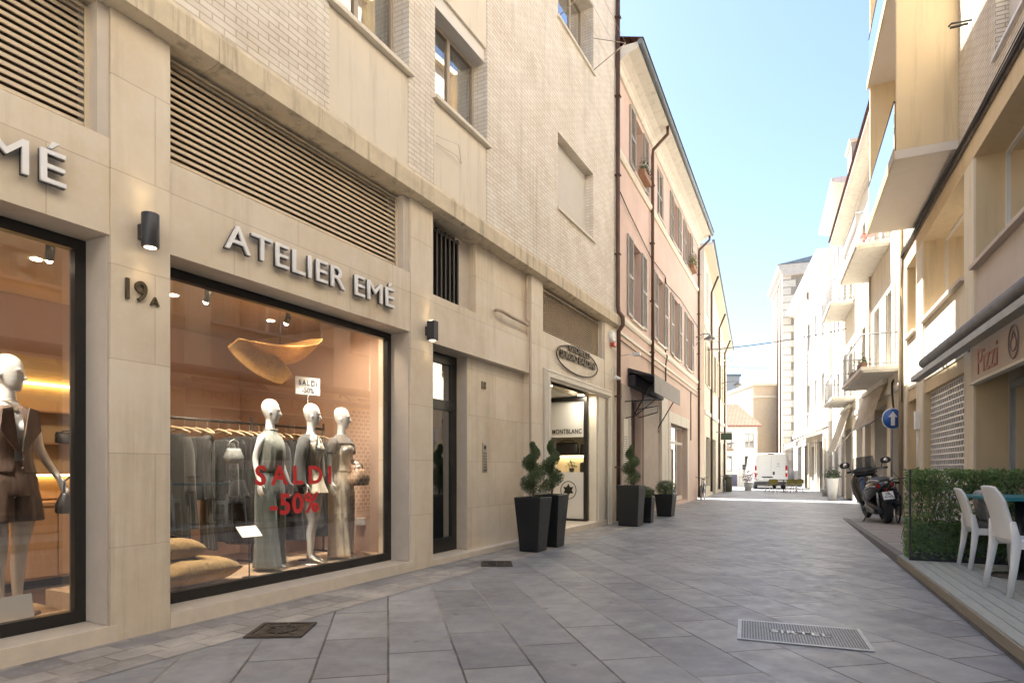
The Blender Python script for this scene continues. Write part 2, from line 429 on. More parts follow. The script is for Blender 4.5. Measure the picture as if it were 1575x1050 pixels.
# raised pavement on the right, ramping down to nothing at its far end
SWZ = lambda s: max(0.0, min(0.115, (19.3-s)/9.0*0.115))
g = MB(); k = MB()
ss = [-12, 4, 8, 10.4, 12, 14, 16, 18, 19.3]
for a, b in zip(ss[:-1], ss[1:]):
    za, zb = max(SWZ(a), .006), max(SWZ(b), .006)
    g.face([FR.w(-a,-1.38,za), FR.w(-a,0.02,za), FR.w(-b,0.02,zb), FR.w(-b,-1.38,zb)])
    k.face([FR.w(-a,-1.52,0.0), FR.w(-b,-1.52,0.0), FR.w(-b,-1.50,zb+.002), FR.w(-a,-1.50,za+.002)])
    k.face([FR.w(-a,-1.50,za+.002), FR.w(-b,-1.50,zb+.002), FR.w(-b,-1.38,zb+.002), FR.w(-a,-1.38,za+.002)])
structure(g.build('pavement', SIDEW), 'raised beige slab pavement on the right with scooter', 'pavement')
structure(k.build('kerb', KERB), 'dark stone kerb edging the raised pavement', 'kerb')

# ================================================================ LEFT: shop building
H_L = 18.3
bl = thing('apartment_building', 'beige building with stone clad shop fronts below and pale brick floors above', 'building', FL)
WALLX0, WALLX1 = -5.3, 15.08  # unseen near end cut short so sun fills the street behind the camera
b = MB()                                              # piers and fascias
for x0, x1 in ((2.75,3.23),(6.55,7.05),(10.18,10.67),(14.2,15.08),(-1.3,-0.8),(-5.3,-4.8)):
    b.box(x0, x1, 0.0, 0.55, -0.01, 4.95)
for x0, x1, z0, z1, y0 in ((-0.797,2.747,3.18,3.93,0.012),(3.233,6.547,3.18,3.96,0.012),(7.053,10.177,3.13,3.81,0.02),(8.36,10.177,3.812,4.95,0.10),(10.673,14.197,3.32,4.02,0.012),(-4.797,-1.303,3.18,3.95,0.012)):
    b.box(x0, x1, y0, 0.5, z0, z1)
b.box(-4.797,-1.303,0.2,0.5,0,4.949)
b.build('stone_cladding', STONE, bl)
b = MB()                                              # wall panels of the recessed door bay
b.holed(8.22, 10.177, 0.0, 3.128, [], 0.17, 0.5)
b.build('wall_panel', STONE, bl)
for x in (2.735, 6.535, 3.234, 7.054): BX('reveal_lining', STONE_GREY, bl, x, x+.011, 0.03, 0.40, 0.14, 3.178)   # grey reveals inside the openings
BX('reveal_lining', STONE_GREY, bl, 8.208, 8.219, 0.172, 0.42, 0.10, 3.128)
b = MB()
for x0, x1 in ((-0.797,2.80),(3.233,6.62)): b.box(x0, x1, -0.004, 0.40, -0.01, 0.135, bev=0.006)
b.box(7.053, 10.18, -0.002, 0.44, -0.01, 0.085, bev=0.006)
b.box(10.66, 14.25, -0.03, 1.3, -0.01, 0.13, bev=0.008)
b.build('stone_sill', TRAV, bl)
b = MB()                                              # cornice band with a small drip lip
for x0, x1 in ((-5.3,-3.0),(-2.995,3.6),(3.605,10.2),(10.205,15.08)):
    b.prism([(-0.13,4.98),(-0.13,5.20),(-0.10,5.26),(0.02,5.31),(0.40,5.31),(0.40,4.952),(-0.02,4.952)], x0, x1, 'x')
b.build('cornice_band', CONC, bl)
b = MB()                                              # upper floors of thin brick with openings
def storey(k): return 6.60 + 3.87*k
holes = []
for k in range(3):
    z = storey(k)
    holes += [(5.07,6.51,z-1.29 if k == 0 else z-2.32,z+1.56),(7.10,8.56,z-1.29 if k == 0 else z-2.32,z+1.56),(11.38,13.42,z+.05,z+1.58)]
    holes += [(-3.2,-1.2,z+.05,z+1.58)]
b.holed(WALLX0, WALLX1, 5.312, H_L, holes, 0.0, 0.42)
b.build('brick_wall', KLINK, bl)
for x0, x1 in ((5.073,6.507),(7.103,8.557)):          # stucco spandrels, a little behind the brick
    for k in (0, 1, 2): BX('stucco_panel', STUC, bl, x0, x1, 0.02, 0.38, 5.313 if k == 0 else storey(k)-2.318, storey(k)-0.06)
def window(parent, x0, x1, z0, z1, y, depth_sill, mat_f, closed=0.0, curtain=None, mull=1, box=0.0, sillm=CREAMP, name='window', fw=0.05, glass=GLASSW, lip=0.05, room=True, yroom=0.9):
    f = MB()
    f.holed(x0+.002, x1-.002, z0+.002, z1-.002, [(x0+fw, x1-fw, z0+fw, z1-fw-box)], y, y+.06)
    for i in range(mull):
        xm = x0 + (x1-x0)*(i+1)/(mull+1); f.box(xm-fw*.7, xm+fw*.7, y+.002, y+.058, z0+fw, z1-fw-box)
    w = f.build(name, mat_f, parent)
    one('face', ((x0+fw,y+.03,z0+fw),(x1-fw,y+.03,z0+fw),(x1-fw,y+.03,z1-fw-box),(x0+fw,y+.03,z1-fw-box))).build('pane', glass, w)
    if depth_sill:
        s = MB(); s.box(x0-lip, x1+lip, -depth_sill, y+.002, z0-.055, z0-.001, bev=.006); s.build('sill', sillm, w)
    if box:
        s = MB(); s.box(x0+.004, x1-.004, 0.06, y-.002, z1-box, z1-.003); s.build('shutter_box', SHUTW, w)
    if closed:
        s = MB(); zz = z1-(z1-z0)*closed; n = int((z1-zz)/0.045)
        for i in range(n):
            a = zz + (z1-zz)*i/n; c = zz + (z1-zz)*(i+1)/n
            s.prism([(y-.10,a),(y-.112,a+.006),(y-.112,c-.012),(y-.10,c-.001),(y-.09,c-.001),(y-.09,a)], x0+.003, x1-.003, 'x')
        s.build('roller_shutter', SHUTW, w)
    if curtain:
        s = MB()
        for (u0, u1, top0, top1) in curtain:
            n = 40; prev = None
            for i in range(n+1):
                t = i/n; xt = x0+(x1-x0)*(top0+(top1-top0)*t); xb = x0+(x1-x0)*(u0+(u1-u0)*t)
                d = y+.13+.03*math.sin(t*28)+.012*math.sin(t*61)
                cur = [(xt,d,z1-.06),(xb*.5+xt*.5,d,(z0+z1)/2),(xb,d,z0+.04)]
                if prev:
                    for j in range(2): s.face((prev[j],cur[j],cur[j+1],prev[j+1]))
                prev = cur
        s.build('curtain', CURT, w)
    if room:
        s = MB()
        s.face(((x0-.3,y+yroom,z0-.3),(x1+.3,y+yroom,z0-.3),(x1+.3,y+yroom,z1+.3),(x0-.3,y+yroom,z1+.3)))
        s.face(((x0-.3,y+.07,z1+.29),(x1+.3,y+.07,z1+.29),(x1+.3,y+yroom,z1+.29),(x0-.3,y+yroom,z1+.29)))
        s.face(((x0-.3,y+.07,z0-.29),(x1+.3,y+.07,z0-.29),(x1+.3,y+yroom,z0-.29),(x0-.3,y+yroom,z0-.29)))
        s.face(((x0-.29,y+.07,z0-.3),(x0-.29,y+yroom,z0-.3),(x0-.29,y+yroom,z1+.3),(x0-.29,y+.07,z1+.3)))
        s.face(((x1+.29,y+.07,z0-.3),(x1+.29,y+yroom,z0-.3),(x1+.29,y+yroom,z1+.3),(x1+.29,y+.07,z1+.3)))
        s.build('room_lining', ROOM, w)
    return w
ROOM = M('dim room', (0.16,0.13,0.10), 0.9, var=0.1)
for k in range(3):
    z = storey(k)
    window(bl, 5.07, 6.51, z, z+1.56, 0.26, 0.06, FRAMEW, box=0.22, curtain=[(0.0,0.45,0.0,0.5),(0.56,1.0,0.5,1.0)], mull=1)
    window(bl, 7.10, 8.56, z, z+1.56, 0.26, 0.06, FRAMEW, box=0.22, curtain=[(0.18,0.46,0.02,0.64),(0.72,1.0,0.70,1.0)], mull=1)
    window(bl, 11.38, 13.42, z+.05, z+1.58, 0.30, 0.05, FRAMEW, closed=1.0 if k == 0 else (0.0 if k == 1 else 1.0), mull=2)
    for x in (-3.2,): window(bl, x, x+2, z+.05, z+1.58, 0.30, 0.05, FRAMEW, closed=0.5, mull=1)
def louvre(x0, x1, z0, z1, pitch, ang=0.5, fine=False):
    b = MB(); n = int((z1-z0)/pitch); t = pitch*.34
    for i in range(n):
        z = z0 + (i+.5)*(z1-z0)/n
        b.prism([(0.136,z-pitch*.36),(0.148,z-pitch*.38),(0.172,z+pitch*.30),(0.160,z+pitch*.34)], x0+.004, x1-.004, 'x')
    b.holed(x0, x1, z0-.0, z1, [(x0+.05,x1-.035,z0+.02,z1-.02)], 0.12, 0.134)
    o = b.build('louvre_panel', LOUV, bl)
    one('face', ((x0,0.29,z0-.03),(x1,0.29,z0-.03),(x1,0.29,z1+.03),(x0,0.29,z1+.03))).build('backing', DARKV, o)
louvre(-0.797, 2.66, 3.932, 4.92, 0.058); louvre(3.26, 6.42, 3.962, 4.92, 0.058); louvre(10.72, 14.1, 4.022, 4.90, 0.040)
for q in ((2.66,2.747,0.02,0.5,3.932,4.949),(6.42,6.547,0.03,0.5,3.962,4.949),(14.1,14.197,0.03,0.5,4.022,4.949),(7.95,8.358,0.22,0.5,3.812,4.949)): BX('louvre_jamb', STONE_GREY, bl, *q)
b = MB()                                              # bar grille over the door
for i in range(8):
    x = 7.11 + i*0.112; b.box(x, x+.032, 0.14, 0.19, 3.815, 4.86)
b.box(7.07, 7.95, 0.145, 0.185, 4.80, 4.84)
gr_ = b.build('bar_grille', BLACKM, bl)
one('face', ((7.0,0.34,3.8),(8.36,0.34,3.8),(8.36,0.34,4.96),(7.0,0.34,4.96))).build('dark_pane', M('grey dusty glass', (0.13,0.12,0.11), 0.25), gr_)
# shop windows
def shopwin(x0, x1, z0, z1, y, fw=0.085, mull=()):
    f = MB(); hs = []; xs = [x0, *mull, x1]
    for a, c in zip(xs[:-1], xs[1:]): hs.append((a+fw*(1 if a == x0 else .5), c-fw*(1 if c == x1 else .5), z0+fw*1.15, z1-fw))
    f.holed(x0, x1, z0, z1, hs, y-.03, y+.05)
    w = f.build('shop_window', BLACKM, bl)
    for h in hs: one('face', ((h[0],y,h[2]),(h[1],y,h[2]),(h[1],y,h[3]),(h[0],y,h[3]))).build('pane', GLASS, w)
    return w
shopwin(-0.79, 2.74, 0.137, 3.175, 0.35); shopwin(3.25, 6.545, 0.137, 3.175, 0.35)
# street door no. 18
f = MB(); f.holed(7.068, 8.205, 0.09, 3.125, [(7.17,8.08,0.30,2.27),(7.12,8.08,2.42,2.98)], 0.36, 0.43)
dr = f.build('front_door', BLACKM, bl)
one('face', ((7.17,.395,.30),(8.08,.395,.30),(8.08,.395,2.27),(7.17,.395,2.27))).build('pane', GLASSW, dr)
one('face', ((7.12,.395,2.42),(8.08,.395,2.42),(8.08,.395,2.98),(7.12,.395,2.98))).build('pane', GLASSW, dr)
h = MB(); h.tube([(7.19,.36,1.02),(7.19,.28,1.02),(7.30,.26,1.02),(7.36,.26,1.02)], .013); h.tube([(7.19,.36,1.52),(7.19,.28,1.52),(7.30,.26,1.52),(7.36,.26,1.52)], .013); h.tube([(7.36,.26,1.0),(7.36,.26,1.54)], .014)
h.build('door_handle', BLACKM, dr)
# hallway behind the door
HALL = M('hall plaster', (0.30,0.26,0.20), 0.8)
b = MB()
b.face(((7.06,3.2,0),(8.36,3.2,0),(8.36,3.2,3.2),(7.06,3.2,3.2))); b.face(((7.06,.45,.09),(8.36,.45,.09),(8.36,3.2,.09),(7.06,3.2,.09))); b.face(((7.06,.45,3.19),(8.36,.45,3.19),(8.36,3.2,3.19),(7.06,3.2,3.19)))
b.face(((7.062,.45,0),(7.062,3.2,0),(7.062,3.2,3.2),(7.062,.45,3.2))); b.face(((8.35,.5,0),(8.35,3.2,0),(8.35,3.2,3.2),(8.35,.5,3.2)))
b.build('hallway_lining', HALL, bl)
# shop 3 portal: moulded cream stone frame
b = MB()
prof = [(0.0,0.02),(0.0,-0.035),(0.03,-0.06),(0.07,-0.05),(0.09,-0.075),(0.15,-0.075),(0.17,-0.045),(0.20,-0.03),(0.20,0.02)]
def mitred(b, x0, x1, z0, z1, prof):
    rg = []
    for path in ((x0,z0,1,0),(x0,z1,1,-1),(x1,z1,-1,-1),(x1,z0,-1,0)):
        rg.append([b.bm.verts.new((path[0]+path[2]*u, v, path[1]+path[3]*u)) for u, v in prof])
    for i in range(3):
        A, B = rg[i], rg[i+1]
        for j in range(len(prof)-1): b.bm.faces.new((A[j],B[j],B[j+1],A[j+1]))
mitred(b, 10.70, 14.62, 0.0, 3.30, prof)
b.box(10.901, 11.05, 0.0, 1.2, 0.13, 3.10); b.box(13.78, 14.419, 0.0, 0.22, 0.13, 3.10); b.box(13.70,13.778,0.03,0.22,0.13,3.10)
b.build('moulded_portal', CREAMP, bl)
b = MB()
WALLI = M('shop interior plaster', (0.62,0.58,0.50), 0.8)
b.box(10.6, 15.0, 2.6, 2.7, 0.1, 3.3); b.box(10.6, 15.0, .5, 2.6, 3.101, 3.2); b.face(((10.6,.5,.1),(10.6,2.6,.1),(10.6,2.6,3.2),(10.6,.5,3.2))); b.face(((14.9,.5,.1),(14.9,2.6,.1),(14.9,2.6,3.2),(14.9,.5,3.2)))
b.face(((10.6,1.3,.125),(15,1.3,.125),(15,2.6,.125),(10.6,2.6,.125)))
b.build('shop_lining', WALLI, bl)
# interior of the clothes shop (two windows): floor platform, ceiling, walls
IWALL = M('terracotta pink shop wall', (0.55,0.375,0.275), 0.85, var=0.05, vs=1.0)
ICEIL = M('shop ceiling', (0.48,0.36,0.27), 0.85, var=0.03)
IFLOOR = M_wood('pale oak display platform', (0.50,0.35,0.22), (0.58,0.42,0.27), (0.6,5,5), 0.45)
DFLOOR = M_wood('dark shop floor', (0.10,0.062,0.04), (0.15,0.09,0.06), (0.8,6,6), 0.35)
b = MB()
b.box(-1.0, 6.99, 3.5, 3.6, 0.0, 3.4); b.box(6.66, 6.78, 0.5, 3.5, 0.0, 3.4); b.box(2.99,3.10,.56,.9,0,3.4); b.box(-1.1,-1.01,0.5,3.49,0,3.4)
b.build('shop_wall', IWALL, bl)
one('box', -1.1, 6.99, 0.5, 4.2, 3.402, 3.5).build('shop_ceiling', ICEIL, bl)
b = MB(); b.box(3.11, 6.655, 0.41, 1.75, 0.02, 0.20); b.box(-0.79, 2.74, 0.41, 1.25, 0.02, 0.20)
b.build('display_platform', IFLOOR, bl)
b = MB(); b.face(((-1,.42,.02),(6.9,.42,.02),(6.9,4.2,.02),(-1,4.2,.02))); b.build('shop_floor', DFLOOR, bl)
# roof and the building's body behind the facade
b = MB(); b.box(WALLX0, WALLX1, 0.425, 11.0, 18.0, 18.29); b.box(WALLX0, WALLX1, -0.25, 11.1, 18.301, 18.48)
b.build('roof_slab', CONC, bl)
b = MB(); b.box(WALLX0, WALLX1, 10.9, 11.0, 0, 17.99); b.box(15.0, 15.079, 0.43, 10.89, 5.32, 17.99); b.box(15.0,15.079,.56,10.89,0,5.31); b.box(WALLX0, WALLX0+.1, .43, 10.89, 0, 17.99); b.box(WALLX0+.11,14.99,0.43,10.89,5.10,5.30)
b.build('rear_wall', STUC, bl)
# pipes and small fittings on the facade
b = MB()
b.tube([(15.0,-0.07,18.2),(15.0,-0.07,5.5),(15.0,-.09,5.34),(15.0,-0.20,5.2),(15.0,-.20,5.0),(15.0,-0.09,4.85),(15.0,-0.08,0.05)], 0.055, 10)
for z in (1.4,3.2,6.8,8.8,10.8,12.8): b.box(14.93,15.07,-0.14,0.0,z,z+.03)
b.build('drainpipe', BROWNP, bl)
b = MB(); b.tube([(10.08,0.05,4.93),(10.08,0.05,4.10),(10.08,-.02,4.06),(10.08,-0.02,0.1)], .022, 8); b.tube([(10.0,-.02,3.98),(9.4,-.02,3.99),(9.0,-.02,4.01),(8.95,0.03,4.02),(8.95,0.08,4.02)], .03, 8)
b.build('conduit', M('beige painted conduit', (0.50,0.40,0.30), .6), bl)
b = MB(); b.box(7.06,7.10,-.012,0.0,5.34,6.35); b.tube([(7.12,-.005,5.95),(7.6,-.03,5.98),(7.75,-.02,5.93)], .006); b.tube([(7.12,-.005,6.05),(7.4,-.2,6.0),(7.75,-.02,5.93)], .005)
b.build('cable_trunking', STUC, bl)
# drying racks at the upper far window
b = MB()
for x in (11.45, 13.40): b.tube([(x,0.0,storey(1)+.1),(x+.1,-0.75,storey(1)+.55)], .010); b.tube([(x,0.0,storey(1)+.85),(x+.1,-.75,storey(1)+.55)], .008)
for d in (-.35,-.55,-.75): b.tube([(11.45+.1*d/-.75,d,storey(1)+.1-.6*d),(13.4+.1*d/-.75,d,storey(1)+.1-.6*d)], .004, 5)
b.build('drying_rack', FRAMEW, bl)

# ---- signs, lamps, numbers on the left facade (things of their own)
LETW = M('white lacquered letters', (0.90,0.90,0.90), 0.3, var=0.02); LETS = M('dark letter returns', (0.07,0.07,0.075), 0.4)
def raised_sign(txt, label, x, z, w, hgt, spacing=1.05, cat='shop sign'):
    t = thing('shop_sign', label, cat, FL, (x, 0.012, z))
    lettering('letter_face', txt, LETW, t, (0,-0.062,0), width=w, height=hgt, depth=0.02, spacing=spacing, bold=0.0)
    lettering('letter_body', txt, LETS, t, (0.003,-0.036,-0.003), width=w, height=hgt, depth=0.03, spacing=spacing, bold=0.0)
    return t
raised_sign('ATELIER EMÉ', 'complete row of white raised letters on the fascia over the three mannequins', 4.93, 3.535, 2.42, 0.30)
raised_sign('ATELIER EMÉ', 'white raised letters on the fascia left of the round wall lamp', 1.20, 3.535, 2.42, 0.30)
def wall_lamp(x, z, label, square=False):
    t = thing('wall_lamp', label, 'wall lamp', FL, (x, 0, z), group='up and down wall lamps')
    b = MB()
    if square: b.box(-.05,.05,-.16,-.04,-.13,.13, bev=.004)
    else: b.lathe([(.062,-.135),(.065,-.13),(.065,.13),(.062,.135),(.054,.135),(.054,.12)], (0,-.115,0), 24)
    b.build('lamp_body', ANTH, t)
    b = MB(); b.box(-.035,.035,-.062,0.0,-.06,.06); b.build('mounting_plate', ANTH, t)
    em = M_emit('warm lamp lens', (1.0,0.78,0.48), 1.5)
    for s in (-1, 1):
        b = MB(); b.lathe([(.001,s*.133),(.045,s*.133),(.045,s*.1365),(.001,s*.1365)], (0,-.115 if not square else -.10,0), 16); b.build('lens', em, t)
        l = bpy.data.lights.new('lamp_beam', 'SPOT'); l.energy = .3; l.color = (1,.74,.42); l.spot_size = R(75); l.spot_blend = .8; l.shadow_soft_size = .03
        lo = bpy.data.objects.new('lamp_beam', l); COL.objects.link(lo); lo.parent = t; lo.location = (0,-.10,s*.16); lo.rotation_euler = (R(0 if s < 0 else 180) + R(-9*s),0,0)
wall_lamp(2.99, 3.27, 'round dark wall lamp above the number 19A')
wall_lamp(6.90, 3.25, 'square dark wall lamp on the pier left of the street door', True)
BRONZE = M('bronze numerals', (0.12,0.095,0.06), 0.45, metal=0.6, var=0.2)
t = thing('house_number', 'bronze house number 19A on the pier under the round lamp', 'house number', FL, (2.97, 0, 2.79))
lettering('numeral', '19', BRONZE, t, (-.03,-.012,0), width=.17, height=.17, depth=.024, bold=.012)
lettering('letter', 'A', BRONZE, t, (.12,-.012,-.052), width=.075, height=.07, depth=.024, bold=.012)
t = thing('house_number', 'small dark house number 18 on the wall beside the street door', 'house number', FL, (8.72, 0.17, 2.74))
lettering('numeral', '18', BRONZE, t, (0,-.008,0), width=.13, height=.13, depth=.014, bold=.01)
t = thing('doorbell_panel', 'slim metal doorbell panel on the wall between street door and planters', 'doorbell panel', FL, (8.75, 0.17, 1.55))
MET = M('brushed metal', (0.55,0.50,0.44), 0.35, metal=0.8)
BX('plate', MET, t, -.07,.07,-.012,0,-.24,.24, bev=.004)
b = MB()
for i in range(7):
    for j in (-1, 1): b.lathe([(.009,-.016),(.009,0)], (j*.032,-.004,-.20+i*.045), 10, axis='y')
b.build('button', BLACKM, t)
BX('lens', BLACKM, t, -.03,.03,-.015,-.011,.14,.20)
# oval jeweller's sign
OVAL = M('dark bronze sign lettering', (0.10,0.07,0.04), 0.5, metal=0.3)
t = thing('shop_sign', 'oval bronze ring sign with two lines of lettering over the portal', 'shop sign', FL, (12.45, 0.012, 3.69))
b = MB(); b.tube([(1.18*math.cos(i*math.pi/32), -.03, .29*math.sin(i*math.pi/32)) for i in range(64)], .016, 6, closed=True); b.build('oval_ring', OVAL, t)
lettering('upper_line', 'GIOIELLI', OVAL, t, (.05,-.03,.225), width=1.2, height=.13, depth=.03, bold=.02)
lettering('lower_line', 'SERGIO BALDINI', OVAL, t, (0.0,-.03,.04), width=2.02, height=.15, depth=.03, bold=.02)
t = thing('alarm_siren', 'white and red alarm siren high beside the brown drainpipe', 'alarm', FL, (14.66, 0, 4.66))
b = MB(); b.lathe([(.10,-.09),(.155,-.07),(.17,-.02),(.17,0)], (0,0,0), 24, axis='y'); b.build('siren_shell', WHITEP, t)
BX('red_strobe', M('red plastic', (0.55,0.06,0.03), .3), t, -.09,.09,-.12,-.03,-.25,-.165, bev=.01)
t = thing('security_camera', 'small white security camera under the alarm siren', 'security camera', FL, (14.72, 0, 3.62))
b = MB(); b.tube([(0,0,.0),(0,-.10,.02)], .02); b.box(-.02,.02,-.02,0,-.05,.25); b.build('bracket', WHITEP, t)
b = MB(); b.tube([(-.06,-.12,.03),(.10,-.16,0.0)], .045, 12); b.build('camera_body', WHITEP, t)

# ================================================================ RIGHT: yellow building (x = -distance along the street)
by = thing('apartment_building', 'yellow ochre building with balconies and a grey awning over the deck', 'building', FR)
S0, S1 = -24.0, 19.8                                  # extent along the street
BAY = 4.35
def piers():                                          # start of each pier (distance), far one first
    out = []; s = 12.95
    while s > S0 + 5: out.append(s); s -= BAY
    return out
KL2 = M_brick('sunny klinker brick', (0.74,0.66,0.54), (0.66,0.57,0.45), (0.36,0.30,0.23), 0.25, 0.066, 0.009, bmp=1.0, dist=0.012, mott=0.35, streak=.4)
b = MB()
for s in piers(): b.box(-(s+.62), -s, 0.0, 0.7, -.01, 6.75)
b.box(-18.0, -17.25, 0.0, 0.7, -.01, 6.75); b.box(-19.8, -19.35, 0.0, 0.7, -.01, 6.75)
b.build('pier', YELL_L, by)
b = MB()
b.box(-19.8, -S0, -0.0, 0.7, 6.752, 7.10)
b.build('lintel_beam', YELLOW, by)
bays = [(18.0,19.35),(13.57,17.25)] + [(s-BAY+.62, s) for s in piers()]
b = MB(); c = MB(); sl = MB(); rv = MB(); tn = MB()
for i, (a, e) in enumerate(bays):
    (b if i < 2 else tn).box(-e+.003, -a-.003, 0.04, 0.25, 3.46, 4.80)
    sl.box(-e+.003, -a-.003, -.07, .62, 4.802, 4.87, bev=.006)
    rv.box(-e+.003, -a-.003, 0.06, 0.7, 3.16, 3.455)
    for x in (-e+.001, -a-.013):
        BX('reveal_lining', YELLOW, by, x, x+.012, 0.03, 0.68, 4.872, 6.75); BX('reveal_lining', YELLOW, by, x, x+.012, 0.03, 0.48, 0.0, 3.158)
b.build('spandrel', YELL_L, by); tn.build('spandrel', TAN, by); sl.build('sill', TAN, by); rv.build('door_lintel', YELLOW, by)
for i, (a, e) in enumerate(bays):
    if a < -16: continue
    window(by, -e+.016, -a-.016, 4.875, 6.748, 0.44, 0, CREAMP if i != 2 else WHITEP, mull=1 if i else 0, fw=.05, glass=GLASSW, box=.0, yroom=1.6, closed=0.0, curtain=[(0.0,0.46,0.0,0.47),(0.55,1.0,0.54,1.0)])
# ground floor: roller grille, shop window
b = MB(); zt = 3.15; x0, x1 = -17.234, -13.586
rows = 25; rh = (zt-.12)/rows; cw = 0.19
for r in range(rows+1):
    z = .12 + r*rh; b.box(x0, x1, .16, .185, z-.014, z+.014)
for r in range(rows):
    n = int((x1-x0)/cw); off = (r % 2)*cw/2
    for k in range(n+1):
        x = x0+off+k*cw
        if x < x1-.03: b.box(x, x+.034, .162, .183, .12+r*rh+.0142, .12+(r+1)*rh-.0142)
gg = b.build('roller_grille', M('galvanised grille', (0.80,0.78,0.75), .4, metal=.2), by)
BX('grille_box', M('dark grille box', (0.10,0.10,0.10), .5), gg, x0, x1, .20, .44, 2.72, 3.158)
BLUEG = M('grey blue shop frame', (0.36,0.37,0.39), .4, var=.05)
def shopfront(a, e):
    f = MB(); xs = [-e+.02, -e+1.0, -e+2.2, -a-.02]
    f.holed(xs[0], xs[-1], .12, 2.84, [(p+.07, q-.07, .25, 2.72) for p, q in zip(xs[:-1], xs[1:])], .5, .57)
    w = f.build('shop_window', BLUEG, by)
    for p, q in zip(xs[:-1], xs[1:]): one('face', ((p+.07,.53,.25),(q-.07,.53,.25),(q-.07,.53,2.72),(p+.07,.53,2.72))).build('pane', GLASSW, w)
for i, (a, e) in enumerate(bays):
    if i == 1: continue
    if i == 0:
        BX('side_door', CREAMP, by, -e+.02, -a-.02, .45, .5, .12, 3.1); continue
    if a > -16: shopfront(a, e)
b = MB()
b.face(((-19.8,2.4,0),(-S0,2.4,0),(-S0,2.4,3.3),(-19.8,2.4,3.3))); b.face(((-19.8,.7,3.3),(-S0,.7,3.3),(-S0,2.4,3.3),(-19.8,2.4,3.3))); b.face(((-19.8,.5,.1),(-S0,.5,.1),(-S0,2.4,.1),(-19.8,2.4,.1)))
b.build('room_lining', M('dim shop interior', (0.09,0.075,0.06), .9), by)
# upper brick wall with shuttered windows
hl = []
for k in range(3):
    z = 7.75 + k*3.7
    for s in (10.0, 5.6, 1.2, -5.2, -11.0): hl.append((-s-1.75, -s, z, z+1.75))
    hl.append((-17.4, -14.6, 7.55+k*3.7, 9.75+k*3.7))
hl = [(a, c, z, min(q, 15.2)) for a, c, z, q in hl if z < 14.5]
b = MB(); b.holed(-19.8, -S0, 7.102, 15.4, hl, 0.0, .4); b.build('brick_wall', KL2, by)
for a, c, z, q in hl:
    if c-a > 2: window(by, a, c, z, q, .25, 0, WHITEP, mull=2)
    else: window(by, a, c, z, q, .28, .05, WHITEP, closed=.9 if z < 8 else .4, mull=1, sillm=WHITEP)
b = MB(); b.box(-19.8, -S0, -.2, 9.0, 15.41, 15.6); b.box(-19.8,-S0,8.9,9.0,0,15.4); b.box(-19.8,-19.7,.71,8.89,0,15.4); b.build('roof_slab', CONC, by)
# stained cable band
b = MB(); b.box(-19.75, -S0, -.035, -.002, 7.13, 7.30); b.build('stained_band', M('sooty band', (0.20,0.155,0.12), .9, var=.35, vs=5, streak=.8), by)
b = MB()
for j, (d, z, r) in enumerate(((-.06,7.22,.022),(-.055,7.29,.014),(-.05,7.34,.010),(-.07,7.17,.012))):
    pts = [(-19.9+i*1.5, d, z - .035*math.sin(i*1.3+j) ) for i in range(29)]
    b.tube(pts, r, 6)
b.tube([(-19.7,-.05,7.2),(-19.72,-.05,6.6),(-19.75,-.07,6.2),(-19.6,-.06,5.0),(-19.72,-.04,3.2)], .016, 6)
b.build('facade_cable', CABLE, by)
# balconies: slab, end fins, glass parapet
for k, z in enumerate((7.38, 11.1)):
    b = MB(); b.box(-18.09, -13.93, -1.04, -.002, z, z+.17); bal = b.build('balcony', M('balcony soffit', (0.66,0.59,0.50), .8, var=.04), by)
    for x in (-18.07, -14.05):
        q = MB(); q.box(x, x+.12, -1.0, -.003, z+.172, z+3.72-.002 if k == 0 else 15.2)
        q.build('end_fin', YELLOW, bal)
    q = MB(); q.box(-18.12, -13.90, -1.06, -1.042, z-.015, z+.20); q.build('fascia_edge', M('ochre edge strip', (0.40,0.29,0.13), .6), bal)
    q = MB(); q.box(-17.94, -14.06, -1.03, -1.018, z+.19, z+1.16); q.build('parapet_glass', M_glass('sky tinted balcony glass', (.42,.58,.80), 2.0, .42), bal)  # blue tint stands in for sky reflected in the parapet
    q = MB(); q.tube([(-17.95,-1.02,z+1.18),(-14.05,-1.02,z+1.18)], .022)
    for x in (-17.9,-16.0,-14.1): q.tube([(x,-.99,z+.17),(x,-.99,z+1.18)], .016)
    q.build('parapet_rail', BROWNP, bal)
# awning over the ground floor
AWN = M('grey awning canvas', (0.13,0.125,0.125), .6, var=.15)
ALU = M('grey aluminium', (0.24,0.235,0.23), .4, metal=.5, var=.2)
t = thing('awning', 'rolled up dark grey awning running along the yellow facade above the grille', 'awning', FR, (-12.0, 0, 3.57))
b = MB(); b.tube([(-3.4,-.28,0.03),(9.5,-.28,0.03)], .115, 14); b.build('fabric_roll', AWN, t)
b = MB(); b.prism([(-.62,-.42),(-.62,-.32),(-.54,-.27),(-.46,-.32),(-.46,-.42)], -2.9, 9.5, 'x'); b.build('front_bar', ALU, t)
for x in (-3.1, -1.2, 1.5, 4.2, 7.0):
    b = MB(); b.tube([(x,-.02,-.02),(x,-.28,-.14),(x,-.5,-.34)], .025); b.box(x-.05,x+.05,-.02,0.0,-.14,.14); b.build('bracket', ALU, t)
for x in (-2.6, -.4, 2.4, 5.0):
    b = MB(); b.tube([(x,-.22,-.13),(x+1.0,-.36,-.16),(x+1.05,-.38,-.17)], .035); b.tube([(x+1.05,-.40,-.22),(x+.2,-.52,-.33)], .03); b.build('folding_arm', ALU, t)
